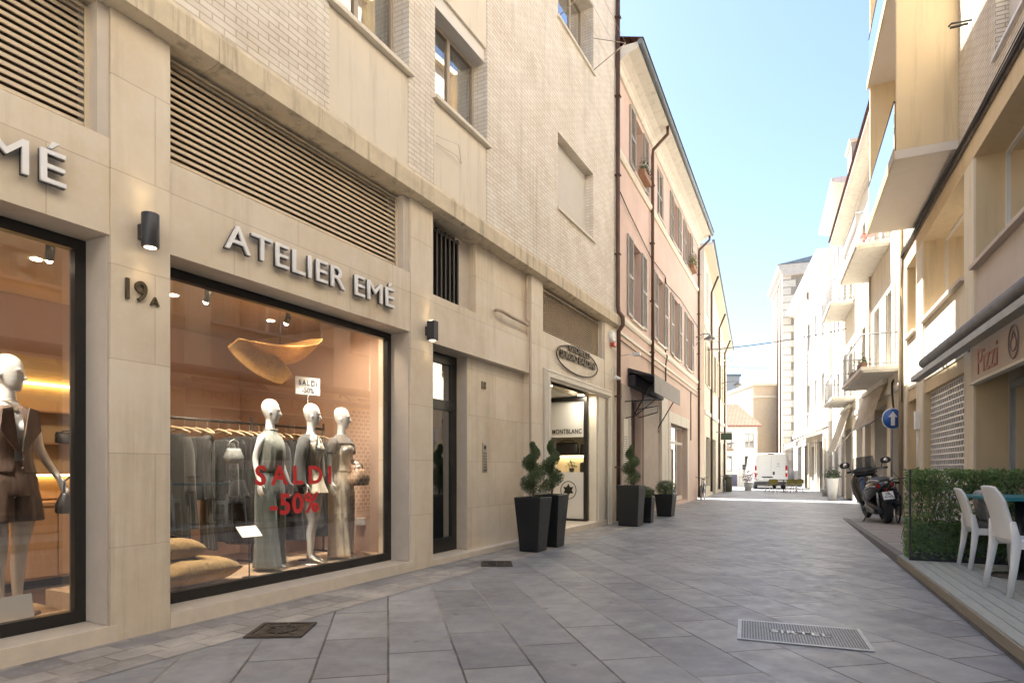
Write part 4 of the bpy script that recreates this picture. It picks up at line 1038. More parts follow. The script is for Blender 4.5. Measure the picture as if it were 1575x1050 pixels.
# ================================================================ far end
FF = Frame(15.2, 50.5, 0)
bh = thing('house', 'white house with a terracotta roof and grey shutters at the end of the street', 'house', FF)
hl = [(2.05,2.95,4.0-.9,4.35),(3.95,4.75,3.15,4.35),(2.05,2.95,1.2,2.5),(3.95,4.75,1.2,2.5)]
b = MB(); b.holed(0, 5.0, -.2, 5.0, hl, 0, .3); b.build('wall', WHITEW, bh)
for a, c, z, q in hl: window(bh, a, c, z, q, .08, .05, GREYSH, mull=1, fw=.08)
b = MB(); b.prism([(-.45,4.98),(5.0,7.3),(5.0,7.2),(-.45,4.86)], -.2, 5.2, 'x'); b.build('roof', TILE, bh)
b = MB(); b.box(0,.2,.31,8,-.2,5.0); b.box(4.8,5.0,.31,8,-.2,5.0); b.box(.2,4.8,7.9,8,-.2,7.0); b.build('side_wall', WHITEW, bh)
b = MB(); b.box(1.3,2.9,-.9,-.003,2.75,2.85); s = b.build('balcony', OFFW, bh)
b = MB(); b.tube([(1.32,-.02,3.5),(1.32,-.88,3.5),(2.88,-.88,3.5),(2.88,-.02,3.5)], .03); [b.tube([(1.32+i*.13,-.88,2.85),(1.32+i*.13,-.88,3.5)], .012, 5) for i in range(13)]; b.build('railing', IRON, s)
flower_pot(FF, 2.1, -.75, 2.85, 'orange flowers along the small balcony of the white house', 1.3, M_leaf('orange petal', (.55,.18,.08), (.35,.12,.08)), n=220, h=.5)
b = MB(); b.box(1.6,3.3,-.12,-.003,-.1,.95); b.build('shop_front', M('violet grey shop front', (.10,.095,.15), .5, var=.3), bh)
def plain_house(name, label, x, y, z, w, d, mt, roof=None, rz=0):
    t = thing(name, label, 'house', Frame(x, y, rz)); b = MB(); b.box(0, w, 0, d, -.1, z); b.build('wall', mt, t)
    b = MB(); b.box(-.15, w+.15, -.15, d+.15, z+.001, z+.25, bev=.03); b.build('roof', roof or GUTT, t)
    return t
GRB = M('pale blue grey render', (.34,.36,.38), .9, var=.05)
t = plain_house('apartment_block', 'plain tall blue grey block rising behind the white house', 23.0, 70, 12.0, 3.0, 6, GRB)
t = plain_house('apartment_block', 'wide low grey block behind the terracotta roof', 25.6, 76, 11.2, 8, 6, M('mid grey render', (.25,.26,.28), .9))
b = MB(); b.box(1.0,1.7,-.02,-.004,9.3,10.3); b.build('window', OFFW, t)
t = plain_house('house', 'narrow beige house between the white house and the quoined one', 22.0, 56, 9.0, 4, 8, M('sandy render', (.60,.50,.37), .9, var=.08), CREAMP)
b = MB(); b.box(-.05,4.05,-.12,-.004,7.9,8.1); b.build('string_course', CREAMP, t)
# ---- van
def van():
    t = thing('parked_van', 'white delivery van seen from behind, parked at the far end of the street', 'van', Frame(17.9, 42.4, R(-14)))
    VW = M('van white paint', (.62,.63,.62), .3, var=.03, coat=.4); BK = M('black bumper plastic', (.03,.03,.033), .6)
    secs = []
    prof = lambda k, h0, h1: [(-1.08*k,h0),(-1.12*k,1.1),(-1.08*k,1.6),(-1.02*k,2.15),(-.95*k,h1-.06),(-.82*k,h1),(.82*k,h1),(.95*k,h1-.06),(1.02*k,2.15),(1.08*k,1.6),(1.12*k,1.1),(1.08*k,h0)]
    b = MB(); st = [(0.0,.96,.45,2.42),(.06,1.0,.42,2.5),(3.6,1.0,.42,2.5),(4.3,.97,.42,2.25),(4.9,.95,.42,1.55),(5.4,.88,.45,1.15)]
    rings = [[b.bm.verts.new((x,y,z if z < 1.55 or h1 > 2 else min(z,h1))) for x, z in prof(k,h0,h1)] for y,k,h0,h1 in st]
    b.skin(rings); bm_o = b.build('body', VW, t)
    b = MB(); b.box(-1.1,1.1,-.10,.15,.28,.52,bev=.04); b.build('bumper', BK, t)
    for s in (-1,1):
        b = MB(); b.box(.010*s+(-.95 if s<0 else .03), .010*s+(-.03 if s<0 else .95), -.022, -.001, .62, 2.2, bev=.02); d = b.build('rear_door', VW, t)
        b = MB(); b.box(s*.995-.07, s*.995+.07, -.05, .10, .85, 1.62, bev=.03); tl = b.build('tail_light', M('tail light red', (.40,.02,.02), .25), t)
        b = MB(); b.box(s*.995-.06, s*.995+.06, -.056, -.051, 1.12, 1.3); b.build('reflector', WHITEP, tl)
        for y in (.75, 4.4):
            b = MB(); b.lathe([(.20,-.12),(.34,-.12),(.36,-.08),(.36,.08),(.34,.12),(.20,.12)], (s*.93,y,.36), 24, axis='x'); w = b.build('wheel', M('tyre rubber', (.02,.02,.02), .85), t)
            b = MB(); b.lathe([(.001,-.1),(.2,-.1),(.2,.1),(.001,.1)], (s*.93,y,.36), 16, axis='x'); b.build('rim', ALU, w)
        b = MB(); b.box(s*1.30-.10,s*1.30+.10,3.85,3.95,1.35,1.75,bev=.03); b.tube([(s*1.08,3.95,1.45),(s*1.3,3.92,1.45)],.03); b.build('wing_mirror', BK, t)
    b = MB(); b.box(-.56,.08,-.040,-.024,.64,.78,bev=.004); b.build('number_plate', WHITEP, t)
    lettering('plate_number', 'EW 417 KL', BLACKM, t, (-.24,-.045,.71), width=.50, height=.085, depth=.004)
    b = MB(); b.box(-.58,.12,-.06,-.023,.79,.87,bev=.01); b.build('plate_lamp_bar', BK, t)
    b = MB(); b.box(.12,.25,-.045,-.023,1.0,1.22,bev=.01); b.build('door_handle', BK, t)
    b = MB(); b.box(-.22,.22,-.03,.03,2.42,2.48,bev=.01); b.build('brake_light', M('tail light dark', (.12,.02,.02), .3), t)
    b = MB(); b.box(-1.0,1.0,.2,5.2,.3,.418); b.build('underbody', BK, t)
    b = MB(); b.prism([(.35,1.75),(.46,1.80),(.57,1.75),(.46,1.70)], -.028, -.024, 'y'); b.box(.34,.60,-.028,-.024,1.56,1.60); b.build('small_badge', M('grey badge', (.3,.31,.32), .4), t)
van()
# ---- olive cafe chairs far away
def far_chair(x, y, rz, label):
    t = thing('cafe_chair', label, 'chair', Frame(x, y, rz), group='olive cafe chairs in front of the van')
    OL = M('olive chair shell', (.17,.14,.03), .5)
    b = MB(); b.box(-.26,.26,-.24,.24,.43,.50,bev=.02); b.build('seat', OL, t)
    b = MB(); b.prism([(-.28,.52),(-.28,.74),(-.18,.80),(.18,.80),(.28,.74),(.28,.52)], -.27, -.22, 'y'); b.build('backrest', OL, t)
    for sx in (-1,1):
        for sy in (-1,1):
            b = MB(); b.tube([(sx*.20,sy*.20,.43),(sx*.25,sy*.24,0)], .02, 6); b.build('leg', WHITEP, t)
far_chair(15.3, 36.2, .1, 'olive cafe chair on white legs right behind the van bumper')
far_chair(16.35, 36.0, -.2, 'olive cafe chair nearest the grey wall, left one of the pair')
far_chair(16.95, 36.5, .3, 'olive cafe chair at the right end, beside the white building')
t = thing('table', 'small dark round cafe table behind the olive chairs', 'table', Frame(16.4, 37.0, 0))
b = MB(); b.lathe([(.35,.72),(.36,.73),(.36,.75),(.35,.76)], (0,0,0), 24); b.build('tabletop', BLACKM, t)
b = MB(); b.tube([(0,0,0),(0,0,.72)], .03); b.lathe([(.22,0),(.2,.02)], (0,0,0), 16); b.build('pedestal', BLACKM, t)
t = thing('planter', 'white pot at the rear corner of the van, full of flowers', 'planter', Frame(15.25, 39.6, 0))
b = MB(); b.lathe([(.2,0),(.25,.5),(.27,.52),(.22,.54)], (0,0,0), 16); b.build('pot', TERR, t)
b = MB(); pts = [((random.gauss(0,.22),random.gauss(0,.2),.6+abs(random.gauss(.35,.3))),(random.uniform(-1,1),random.uniform(-1,0),.6)) for i in range(420)]
leaves(b, pts, .11); tag(b.build('flowering_shrub', M_leaf('reddish flower', (.30,.10,.08), (.12,.10,.05)), None, loc=(15.25,39.6,0)), 'reddish flowering shrub in the white pot by the van', 'shrub')
# ---- bicycles
def bicycle(F, p, rz, label, lean=0.12, full=True):
    t = thing('bicycle', label, 'bicycle', F, p, rz); t.rotation_euler.x = 0
    TY = M('tyre rubber', (.02,.02,.02), .85); FRM = M('dark bicycle paint', (.03,.035,.04), .35)
    for y in (-.52, .52):
        b = MB(); b.tube([(0,y+.33*math.cos(i*math.pi/16),.34+.33*math.sin(i*math.pi/16)) for i in range(32)], .018, 8, closed=True); w = b.build('wheel', TY, t)
        b = MB(); b.tube([(0,y+.305*math.cos(i*math.pi/16),.34+.305*math.sin(i*math.pi/16)) for i in range(32)], .009, 6, closed=True); b.build('rim', ALU, w)
        b = MB(); [b.tube([((-.02 if i % 2 else .02),y,.34),(0,y+.3*math.cos(i*math.pi/10),.34+.3*math.sin(i*math.pi/10))], .0025, 4) for i in range(20)]; b.lathe([(.02,-.04),(.02,.04)], (0,y,.34), 10, axis='x'); b.build('spokes', ALU, w)
    b = MB()
    for s in ([(0,-.52,.34),(0,-.08,.30),(0,-.18,.82),(0,-.52,.34)],[(0,-.08,.30),(0,.36,.80)],[(0,-.16,.74),(0,.34,.86)],[(0,.33,.95),(0,.40,.70),(0,.52,.34)]): b.tube(s, .016)
    b.build('frame', FRM, t)
    b = MB(); b.tube([(-.28,.25,1.02),(-.2,.33,1.0),(0,.36,.98),(.2,.33,1.0),(.28,.25,1.02)], .013); b.tube([(0,.36,.98),(0,.33,.9)], .014); b.build('handlebar', FRM, t)
    b = MB(); b.box(-.07,.07,-.32,-.06,.88,.94,bev=.025); b.build('saddle', BLACKM, t)
    b = MB(); b.tube([(0,-.18,.82),(0,-.2,.9)], .013); b.build('seat_post', ALU, t)
    b = MB(); b.lathe([(.09,-.006),(.09,.006)], (.03,-.08,.30), 20, axis='x'); b.tube([(.06,-.08,.30),(.06,-.02,.15)], .01); b.box(.05,.14,-.06,.02,.135,.155); b.tube([(-.06,-.08,.30),(-.06,-.14,.45)], .01); b.build('crank', ALU, t)
    b = MB(); b.tube([(0,-.52+.37*math.cos(a*.2),.34+.37*math.sin(a*.2)) for a in range(2,13)], (.03), 6); b.build('mudguard', FRM, t)
    return t
bicycle(FP, (LP-.3, -.28, 0), R(90), 'bicycle leaning against the far end of the pink facade')
bicycle(FC, (6.6, -.35, 0), R(90), 'dark bicycle parked against the cream facade near the hanging sign')
t = thing('litter_bin', 'dark rounded bin standing by the cream facade beyond the bicycles', 'bin', FC, (8.3,-.4,0))
b = MB(); b.lathe([(.20,0),(.27,.05),(.30,.75),(.27,.82),(.29,.85),(.22,1.0),(.10,1.05)], (0,0,0), 20); b.build('bin_body', M('dark olive bin', (.06,.06,.04), .5), t)
b = MB(); b.tube([(-.2,-.25,.6),(.2,-.25,.6)], .02); b.build('bin_handle', ALU, t)
# ---- wires over the street
def wire(p0, p1, sag, r, label):
    p0, p1 = Vector(p0), Vector(p1); n = 24
    b = MB(); b.tube([p0.lerp(p1, i/n) - Vector((0,0,sag*4*(i/n)*(1-i/n))) for i in range(n+1)], r, 5)
    tag(b.build('overhead_wire', CABLE), label, 'wire')
wire(FC.w(1.0,0,7.4), F2.w(-12.5,0,7.9), .12, .022, 'main dark wire strung across the street between the cream facades')
wire(FC.w(6.0,0,7.4), F4.w(-3.0,0,8.0), .2, .012, 'thinner wire crossing the street farther up, near the white building')

# ================================================================ inside the clothes shop
MANN = M('matt white mannequin', (.86,.85,.83), .45, var=.02)
def fabric(name, col, rough=.85):
    """cloth: hanging creases, a fine weave and slight fading"""
    if name in MATS: return MATS[name]
    m = M(name, col, rough, var=.14, vs=9, sheen=.3); nt = m.node_tree; b = nt.nodes['Principled BSDF']
    a = noise(nt, mapped(nt, (16,16,2.6)), 1.6, 5, .6); w = noise(nt, mapped(nt, (1,1,1)), 260, 2)
    k = node(nt, 'ShaderNodeMath', _operation='MULTIPLY_ADD'); k.inputs[1].default_value = .08; nt.links.new(w, k.inputs[0]); nt.links.new(a, k.inputs[2])
    bump(nt, b, k.outputs[0], .55, .035); return m
def sec_loft(mb, secs, n=48, fold=None, cap=False, a0=0.0, a1=360.0):
    """cloth: stacked ellipses (x,y,z,rx,ry) with vertical folds; a0..a1 leaves an opening (0 = front, -y)"""
    rg = []; full = abs((a1-a0)-360) < 1e-6; m = n if full else n+1
    for (cx, cy, z, rx, ry, amp) in secs:
        ring = []
        for i in range(m):
            t = R(a0 + (a1-a0)*i/n); k = 1.0
            if fold: k += amp*(math.sin(fold*t+z*1.1)*.6 + math.sin(fold*1.7*t+1.3)*.4)
            ring.append(mb.bm.verts.new((cx+rx*k*math.sin(t), cy-ry*k*math.cos(t), z)))
        rg.append(ring)
    for A, B in zip(rg[:-1], rg[1:]):
        for i in range(n):
            j = (i+1) % m
            f = mb.bm.faces.new((A[i], A[j], B[j], B[i])); f.smooth = True
    return rg
def cloth(mb, name, mat, par, thick=.006, sub=1):
    o = mb.build(name, mat, par, smooth=True)
    s = o.modifiers.new('thickness', 'SOLIDIFY'); s.thickness = thick; s.offset = 0
    if sub: q = o.modifiers.new('smooth', 'SUBSURF'); q.levels = sub; q.render_levels = sub
    return o
def limb(mb, pts, rad, n=12):
    """tapered limb through joints, resampled so bends stay round"""
    P = [Vector(p) for p in pts]; out = []; rr = []
    for i in range(len(P)-1):
        p0, p1, p2, p3 = P[max(i-1,0)], P[i], P[i+1], P[min(i+2,len(P)-1)]
        for k in range(6):
            t = k/6; out.append(.5*((2*p1)+(p2-p0)*t+(2*p0-5*p1+4*p2-p3)*t*t+(3*p1-p0-3*p2+p3)*t**3)); rr.append(rad[i]+(rad[i+1]-rad[i])*t)
    out.append(P[-1]); rr.append(rad[-1])
    mb.tube(out, rr, n)
def hand(mb, w, d, palm_n, side):
    """palm, four unequal curved fingers and a thumb from the palm's edge; d = pointing direction, palm_n = palm facing"""
    d = Vector(d).normalized(); pn = Vector(palm_n); pn = (pn - d*pn.dot(d)).normalized(); sd = d.cross(pn)*side; w = Vector(w)
    mb.loft([(w - d*.01, sd, pn, .022, .018), (w+d*.03, sd, pn, .034, .016), (w+d*.07, sd, pn, .041, .014), (w+d*.098, sd, pn, .038, .011)], 12)
    for k, (o, L) in enumerate(((-.030,.062),(-.010,.078),(.011,.074),(.030,.058))):
        b0 = w + d*.088 + sd*o; dirs = (d + sd*o*2.5).normalized()
        p1 = b0 + dirs*L*.45 + pn*.004; p2 = b0 + dirs*L*.8 + pn*.016; p3 = b0 + dirs*L + pn*.032
        mb.tube([b0, p1, p2, p3], [.0095,.009,.008,.0065], 8)
    t0 = w + d*.03 - sd*.028; mb.tube([t0, t0 - sd*.022 + d*.022 + pn*.006, t0 - sd*.030 + d*.052 + pn*.016], [.012,.0105,.008], 8)
def mannequin(label, p, yaw, head_yaw=0, armL=None, armR=None, scale=1.07, legs=True, plate=True):
    """continuous mannequin figure facing -y; arms = (elbow, wrist, hand direction, palm normal)"""
    t = thing('mannequin', label, 'mannequin', FL, p, R(yaw), group='shop window mannequins'); t.scale = (scale*.95,scale*.95,scale)
    b = MB(); X, Y = (1,0,0), (0,1,0)
    b.loft([((0,.01,z),X,Y,rx,ry) for z, rx, ry in ((.80,.06,.06),(.86,.15,.11),(.94,.172,.122),(1.0,.16,.11),(1.07,.128,.092),(1.13,.115,.082),(1.20,.124,.09),(1.28,.142,.10),(1.35,.15,.10),(1.41,.160,.088),(1.455,.14,.070),(1.485,.085,.056),(1.51,.056,.052),(1.56,.049,.050),(1.63,.048,.05))], 28)
    for s in (-1,1): b.ball((s*.062,-.075,1.315), .056, 14, 10)
    H = Matrix.Rotation(R(head_yaw), 3, 'Z'); c0 = Vector((0,.0,0))
    hx, hy = H @ Vector(X), H @ Vector(Y)
    secs = []
    for z, rx, ry, off in ((1.580,.020,.022,-.055),(1.590,.036,.040,-.040),(1.612,.050,.062,-.022),(1.645,.060,.080,-.012),(1.685,.068,.092,-.003),(1.725,.073,.098,.004),(1.765,.073,.096,.008),(1.80,.062,.082,.010),(1.825,.042,.056,.012),(1.838,.015,.02,.012)):
        secs.append((H @ Vector((0,off,0)) + Vector((0,0,z)), hx, hy, rx, ry))
    b.loft(secs, 28)
    nz = [(H @ Vector((0,-.088,0)) + Vector((0,0,1.725))), (H @ Vector((0,-.100,0)) + Vector((0,0,1.69))), (H @ Vector((0,-.114,0)) + Vector((0,0,1.668))), (H @ Vector((0,-.09,0)) + Vector((0,0,1.655)))]
    b.tube(nz, [.010,.012,.014,.010], 8)
    b.tube([H @ Vector((x,-.078,0)) + Vector((0,0,1.628)) for x in (-.02,0,.02)], [.006,.009,.006], 8)
    for s in (-1,1):
        b.tube([H @ Vector((s*.048,-.078,0)) + Vector((0,0,1.722)), H @ Vector((s*.028,-.091,0)) + Vector((0,0,1.728)), H @ Vector((s*.012,-.092,0)) + Vector((0,0,1.722))], [.006,.008,.006], 6)
        b.tube([H @ Vector((s*.070,.012,0)) + Vector((0,0,1.66)), H @ Vector((s*.078,.02,0)) + Vector((0,0,1.70))], [.008,.011], 8)
        st = .03*s
        limb(b, [(s*.085,.01,.90),(s*.092,-.005,.70),(s*.085,-.012+st,.49),(s*.085,.012+st,.34),(s*.082,.015+st,.12),(s*.082,.005+st,.085)], [.096,.080,.054,.050,.031,.030])
        b.loft([((s*.083,.028+st,.065),X,(0,0,1),.026,.03),((s*.083,-.02+st,.07),X,(0,.3,1),.030,.034),((s*.085,-.08+st,.035),X,(0,.3,1),.036,.022),((s*.087,-.135+st,.018),X,(0,0,1),.036,.014),((s*.088,-.165+st,.016),X,(0,0,1),.022,.010)], 12)
    for s, arm in ((1, armL), (-1, armR)):
        if arm is None: arm = ((s*.215,.035,1.17), (s*.235,-.01,.93), (s*.05,-.15,-1), (-s,-.2,0))
        e, w, hd, pn = arm
        limb(b, [(s*.140,.01,1.425),(s*.178,.012,1.36),e,w], [.050,.043,.034,.023])
        hand(b, w, hd, pn, s)
    body = b.build('body', MANN, t)
    m = body.modifiers.new('one_surface', 'REMESH'); m.mode = 'VOXEL'; m.voxel_size = .0085; m.use_smooth_shade = True
    q = body.modifiers.new('soften', 'SMOOTH'); q.iterations = 4; q.factor = .5
    if plate:
        b = MB(); b.lathe([(.001,-.001),(.19,-.001),(.19,.008),(.001,.010)], (0,0,0), 32); b.tube([(.0,.06,.01),(0,.06,.33)], .007); b.build('base_plate', MET, t)
    return t
def trousers(t, m, hem=.03, flare=.155, waist=1.09):
    b = MB(); sec_loft(b, [(0,.01,waist,.126,.094,0),(0,.01,1.03,.154,.112,.004),(0,.01,.95,.180,.132,.006),(0,.01,.87,.190,.140,.01),(0,.01,.80,.190,.142,.012),(0,.01,.74,.16,.13,.01)], 48, 9)
    for s in (-1,1):
        st = .03*s
        sec_loft(b, [(s*.078,.01,.96,.080,.098,.0),(s*.085,.01,.86,.094,.122,.01),(s*.090,.005,.66,.100,.125,.04),(s*.102,.005+st*.6,.45,.100,.126,.09),(s*.116,.01+st*1.5,.22,.106,.134,.12),(s*.128,.012+st*2,hem,.112,flare*.92,.13)], 64, 6)
    o = cloth(b, 'trousers', m, t)
    b = MB(); b.loft([((0,.01,waist-.035),(1,0,0),(0,1,0),.142,.106),((0,.01,waist+.005),(1,0,0),(0,1,0),.130,.098)], 40, cap=False); b.build('waistband', m, t)
    return o
SAGE = fabric('sage green satin', (.20,.215,.185), .45); SLATE = fabric('slate green trousers', (.155,.18,.175))
CHAR = fabric('charcoal blazer cloth', (.085,.088,.085)); CREAMF = fabric('cream crepe', (.72,.62,.47)); BEIGEF = fabric('beige trouser cloth', (.66,.56,.42))
TAUPE = fabric('dark taupe knit', (.12,.10,.085)); BRNF = fabric('mauve brown suiting', (.20,.125,.095))
PY = .68
# left mannequin: sleeveless blouse and wide trousers
m1 = mannequin('mannequin in a sleeveless sage blouse and wide slate trousers, beside the price card', (4.96, .80, .20), 14, 42,
    armR=((-.205,.05,1.17),(-.245,-.03,.95),(-.25,-.25,-1),(1,-.2,0)), armL=((.235,.03,1.17),(.25,-.06,.94),(.1,-.2,-1),(-1,0,0)))
trousers(m1, SLATE, flare=.185)
b = MB(); sec_loft(b, [(0,.008,1.055,.150,.112,.02),(0,.005,1.075,.165,.125,.05),(0,-.002,1.13,.166,.132,.05),(0,-.008,1.22,.160,.135,.04),(0,-.012,1.32,.166,.142,.025),(0,-.002,1.39,.170,.115,.02),(0,.005,1.44,.148,.085,.02),(0,.008,1.475,.100,.072,.02),(0,.008,1.505,.066,.066,.02)], 60, 13); cloth(b, 'blouse', SAGE, m1)
b = MB(); b.tube([(.070*math.sin(i*math.pi/12),.008-.068*math.cos(i*math.pi/12),1.505) for i in range(24)], .009, 8, closed=True); b.build('collar', SAGE, m1)
# middle mannequin: cream peplum dress, charcoal blazer on the shoulders
m2 = mannequin('bare legged mannequin in a short cream dress under a charcoal blazer', (5.53, .74, .20), 22, 38)
b = MB(); sec_loft(b, [(0,.01,.80,.235,.20,.12),(0,.01,.88,.205,.165,.09),(0,.01,.98,.175,.132,.05),(0,.01,1.08,.136,.10,.01),(0,.01,1.14,.124,.092,0),(0,.005,1.22,.134,.104,0),(0,-.008,1.30,.150,.130,0),(0,-.004,1.38,.150,.112,0)], 60, 8); cloth(b, 'dress', CREAMF, m2)
b = MB()
for s in (-1,1): b.tube([(s*.07,-.105,1.38),(s*.085,-.05,1.455),(s*.08,.03,1.465),(s*.07,.10,1.38)], .006)
b.build('dress_strap', CREAMF, m2)
b = MB(); sec_loft(b, [(0,.03,.80,.255,.19,.03),(0,.03,.98,.225,.17,.02),(0,.02,1.12,.195,.15,.015),(0,.015,1.28,.195,.15,.01),(0,.01,1.40,.205,.122,0),(0,.012,1.455,.165,.085,0),(0,.014,1.485,.09,.07,0)], 48, 7, a0=58, a1=302)
for s in (-1,1): limb(b, [(s*.165,.015,1.43),(s*.222,.02,1.32),(s*.245,.04,1.12),(s*.262,.01,.88)], [.06,.066,.062,.056], 14)
cloth(b, 'blazer', CHAR, m2, .009)
b = MB()
for s in (-1,1): b.prism([(s*.10,1.46),(s*.165,1.33),(s*.13,1.20),(s*.115,1.22),(s*.12,1.34)], -.125, -.112, 'y')
b.build('lapel', CHAR, m2)
b = MB()
for s in (-1,1): b.loft([((s*.083,.03+.03*s,.055),(1,0,0),(0,0,1),.032,.034),((s*.083,-.03+.03*s,.05),(1,0,0),(0,.3,1),.036,.036),((s*.087,-.14+.03*s,.018),(1,0,0),(0,0,1),.042,.02),((s*.088,-.18+.03*s,.014),(1,0,0),(0,0,1),.022,.012)], 14)
b.build('shoe', M('metallic shoe leather', (.28,.24,.18), .35, metal=.4), m2)
# right mannequin: bustier, shrug with short sleeves, wide trousers, bent arm
m3 = mannequin('mannequin in wide beige trousers, cream bustier and dark shrug, holding a beige bag', (6.05, .74, .20), 8, 36,
    armL=((.285,.06,1.20),(.150,-.165,1.13),(-1,-.35,-.25),(0,1,-.4)))
trousers(m3, BEIGEF, flare=.165)
b = MB(); sec_loft(b, [(0,.01,1.05,.150,.115,.01),(0,.01,1.12,.128,.096,0),(0,.005,1.20,.134,.104,0),(0,-.010,1.30,.152,.132,0),(0,-.006,1.375,.152,.118,.008)], 48, 11); cloth(b, 'bustier', CREAMF, m3)
b = MB(); sec_loft(b, [(0,.012,1.30,.172,.118,0),(0,.010,1.38,.190,.120,0),(0,.010,1.43,.170,.098,0),(0,.01,1.475,.105,.074,0),(0,.012,1.50,.07,.066,0)], 48, None, a0=28, a1=332)
sec_loft(b, [(0,.0,1.385,.176,.128,0),(0,.004,1.435,.160,.100,0),(0,.01,1.48,.10,.072,0),(0,.012,1.502,.07,.066,0)], 48)
for s, e in ((-1,(-.215,.035,1.17)),(1,(.285,.06,1.20))): limb(b, [(s*.14,.01,1.43),(s*.19,.012,1.36),(s*.195+.3*(e[0]-s*.195),.02,1.27)], [.058,.062,.064], 14)
cloth(b, 'shrug', TAUPE, m3, .008)
# suited mannequin in the left window
m4 = mannequin('mannequin in a mauve brown waistcoat and shorts holding a black bag in the left window', (2.40, .76, .20), 6, 34, scale=1.12,
    armL=((.225,.02,1.17),(.27,-.13,.965),(.15,-.45,-.85),(-1,-.2,-.3)))
b = MB(); sec_loft(b, [(0,.01,1.09,.138,.102,0),(0,.01,1.0,.178,.128,.01),(0,.01,.92,.195,.142,.02),(0,.01,.84,.195,.148,.03)], 48, 9)
for s in (-1,1): sec_loft(b, [(s*.08,.01,.97,.085,.105,.0),(s*.088,.01,.86,.104,.134,.02),(s*.096,.008,.76,.116,.142,.04),(s*.10,.006,.66,.122,.148,.05)], 40, 6)
cloth(b, 'shorts', BRNF, m4)
b = MB(); sec_loft(b, [(0,.008,1.0,.178,.135,.015),(0,.008,1.08,.150,.115,.01),(0,.005,1.16,.148,.115,.005),(0,-.004,1.28,.166,.138,.005),(0,0,1.38,.178,.124,0),(0,.006,1.44,.155,.09,0),(0,.01,1.475,.10,.07,0)], 56, 7, a0=9, a1=351); cloth(b, 'waistcoat', BRNF, m4, .009)
b = MB()
for s in (-1,1): b.prism([(s*.055,1.46),(s*.12,1.44),(s*.135,1.30),(s*.02,1.14),(s*.012,1.16)], -.152, -.138, 'y')
b.build('lapel', BRNF, m4)
b = MB(); [b.ball((.01,-.148,z), .008, 8, 6) for z in (1.04,1.10,1.16)]; b.build('button', MET, m4)
b = MB(); sec_loft(b, [(0,.0,1.44,.09,.075,0),(0,.0,1.48,.07,.062,0)], 24, None, a0=-60, a1=60); b.tube([(.058*math.sin(i*math.pi/12),.006-.062*math.cos(i*math.pi/12),1.50+.012*math.cos(i*math.pi/12)) for i in range(24)], .005, 6, closed=True); b.build('necklace', MET, m4)
# bags
def handbag(label, F, p, rz, col, w=.26, h=.17, d=.11, top=.75, strap=.12, rough=.35, slouch=0.0):
    t = thing('handbag', label, 'handbag', F, p, R(rz)); mt = M(label[:24], col, rough, var=.2, vs=20)
    b = MB(); b.loft([((0,0,z),(1,0,0),(0,1,0),rx,ry) for z, rx, ry in ((0,w*.42,d*.42),(h*.08,w*.5,d*.5),(h*.45,w*(.5+slouch*.08),d*(.5+slouch*.2)),(h*.85,w*.5*top*1.05,d*.34),(h,w*.5*top,d*.2))], 24, pw=.6); b.build('bag_body', mt, t)
    b = MB(); b.tube([(-w*.3,0,h*.95),(-w*.27,0,h+strap*.7),(0,0,h+strap),(w*.27,0,h+strap*.7),(w*.3,0,h*.95)], .009); b.build('bag_handle', mt, t)
    return t
w_ = Matrix.Rotation(FL.rz+R(6), 3, 'Z') @ Vector((.29*1.12,-.20*1.12,.80*1.12))
hb = handbag('black leather handbag hanging from the hand of the brown suited mannequin', None, FL.w(2.40,.76,.20)+w_-Vector((0,0,.10)), 0, (.015,.015,.017), .26, .17, .13, .7, .13); hb.rotation_euler = (0,0,FL.rz+R(30))
w_ = Matrix.Rotation(FL.rz+R(8), 3, 'Z') @ Vector((.06*1.07,-.20*1.07,.90*1.07))
hb = handbag('slouchy beige patterned handbag held on the bent arm of the rightmost mannequin', None, FL.w(6.05,.74,.20)+w_-Vector((0,0,.02)), 0, (.36,.24,.16), .30, .22, .17, .6, .07, .5, .6); hb.rotation_euler = (0,0,FL.rz+R(8))
w_ = Matrix.Rotation(FL.rz+R(14), 3, 'Z') @ Vector((-.24,.02,1.28))
hb = handbag('small silver satin wrist bag behind the leftmost mannequin in the middle window', None, FL.w(4.74,.86,.20)+Vector((0,0,1.24))+w_*.6*Vector((1,1,0)).length*0, 0, (.30,.31,.29), .20, .17, .12, .8, .10, .25, .5)
hb.location = FL.w(4.62, 1.0, 1.42); hb.rotation_euler = (0,0,FL.rz)
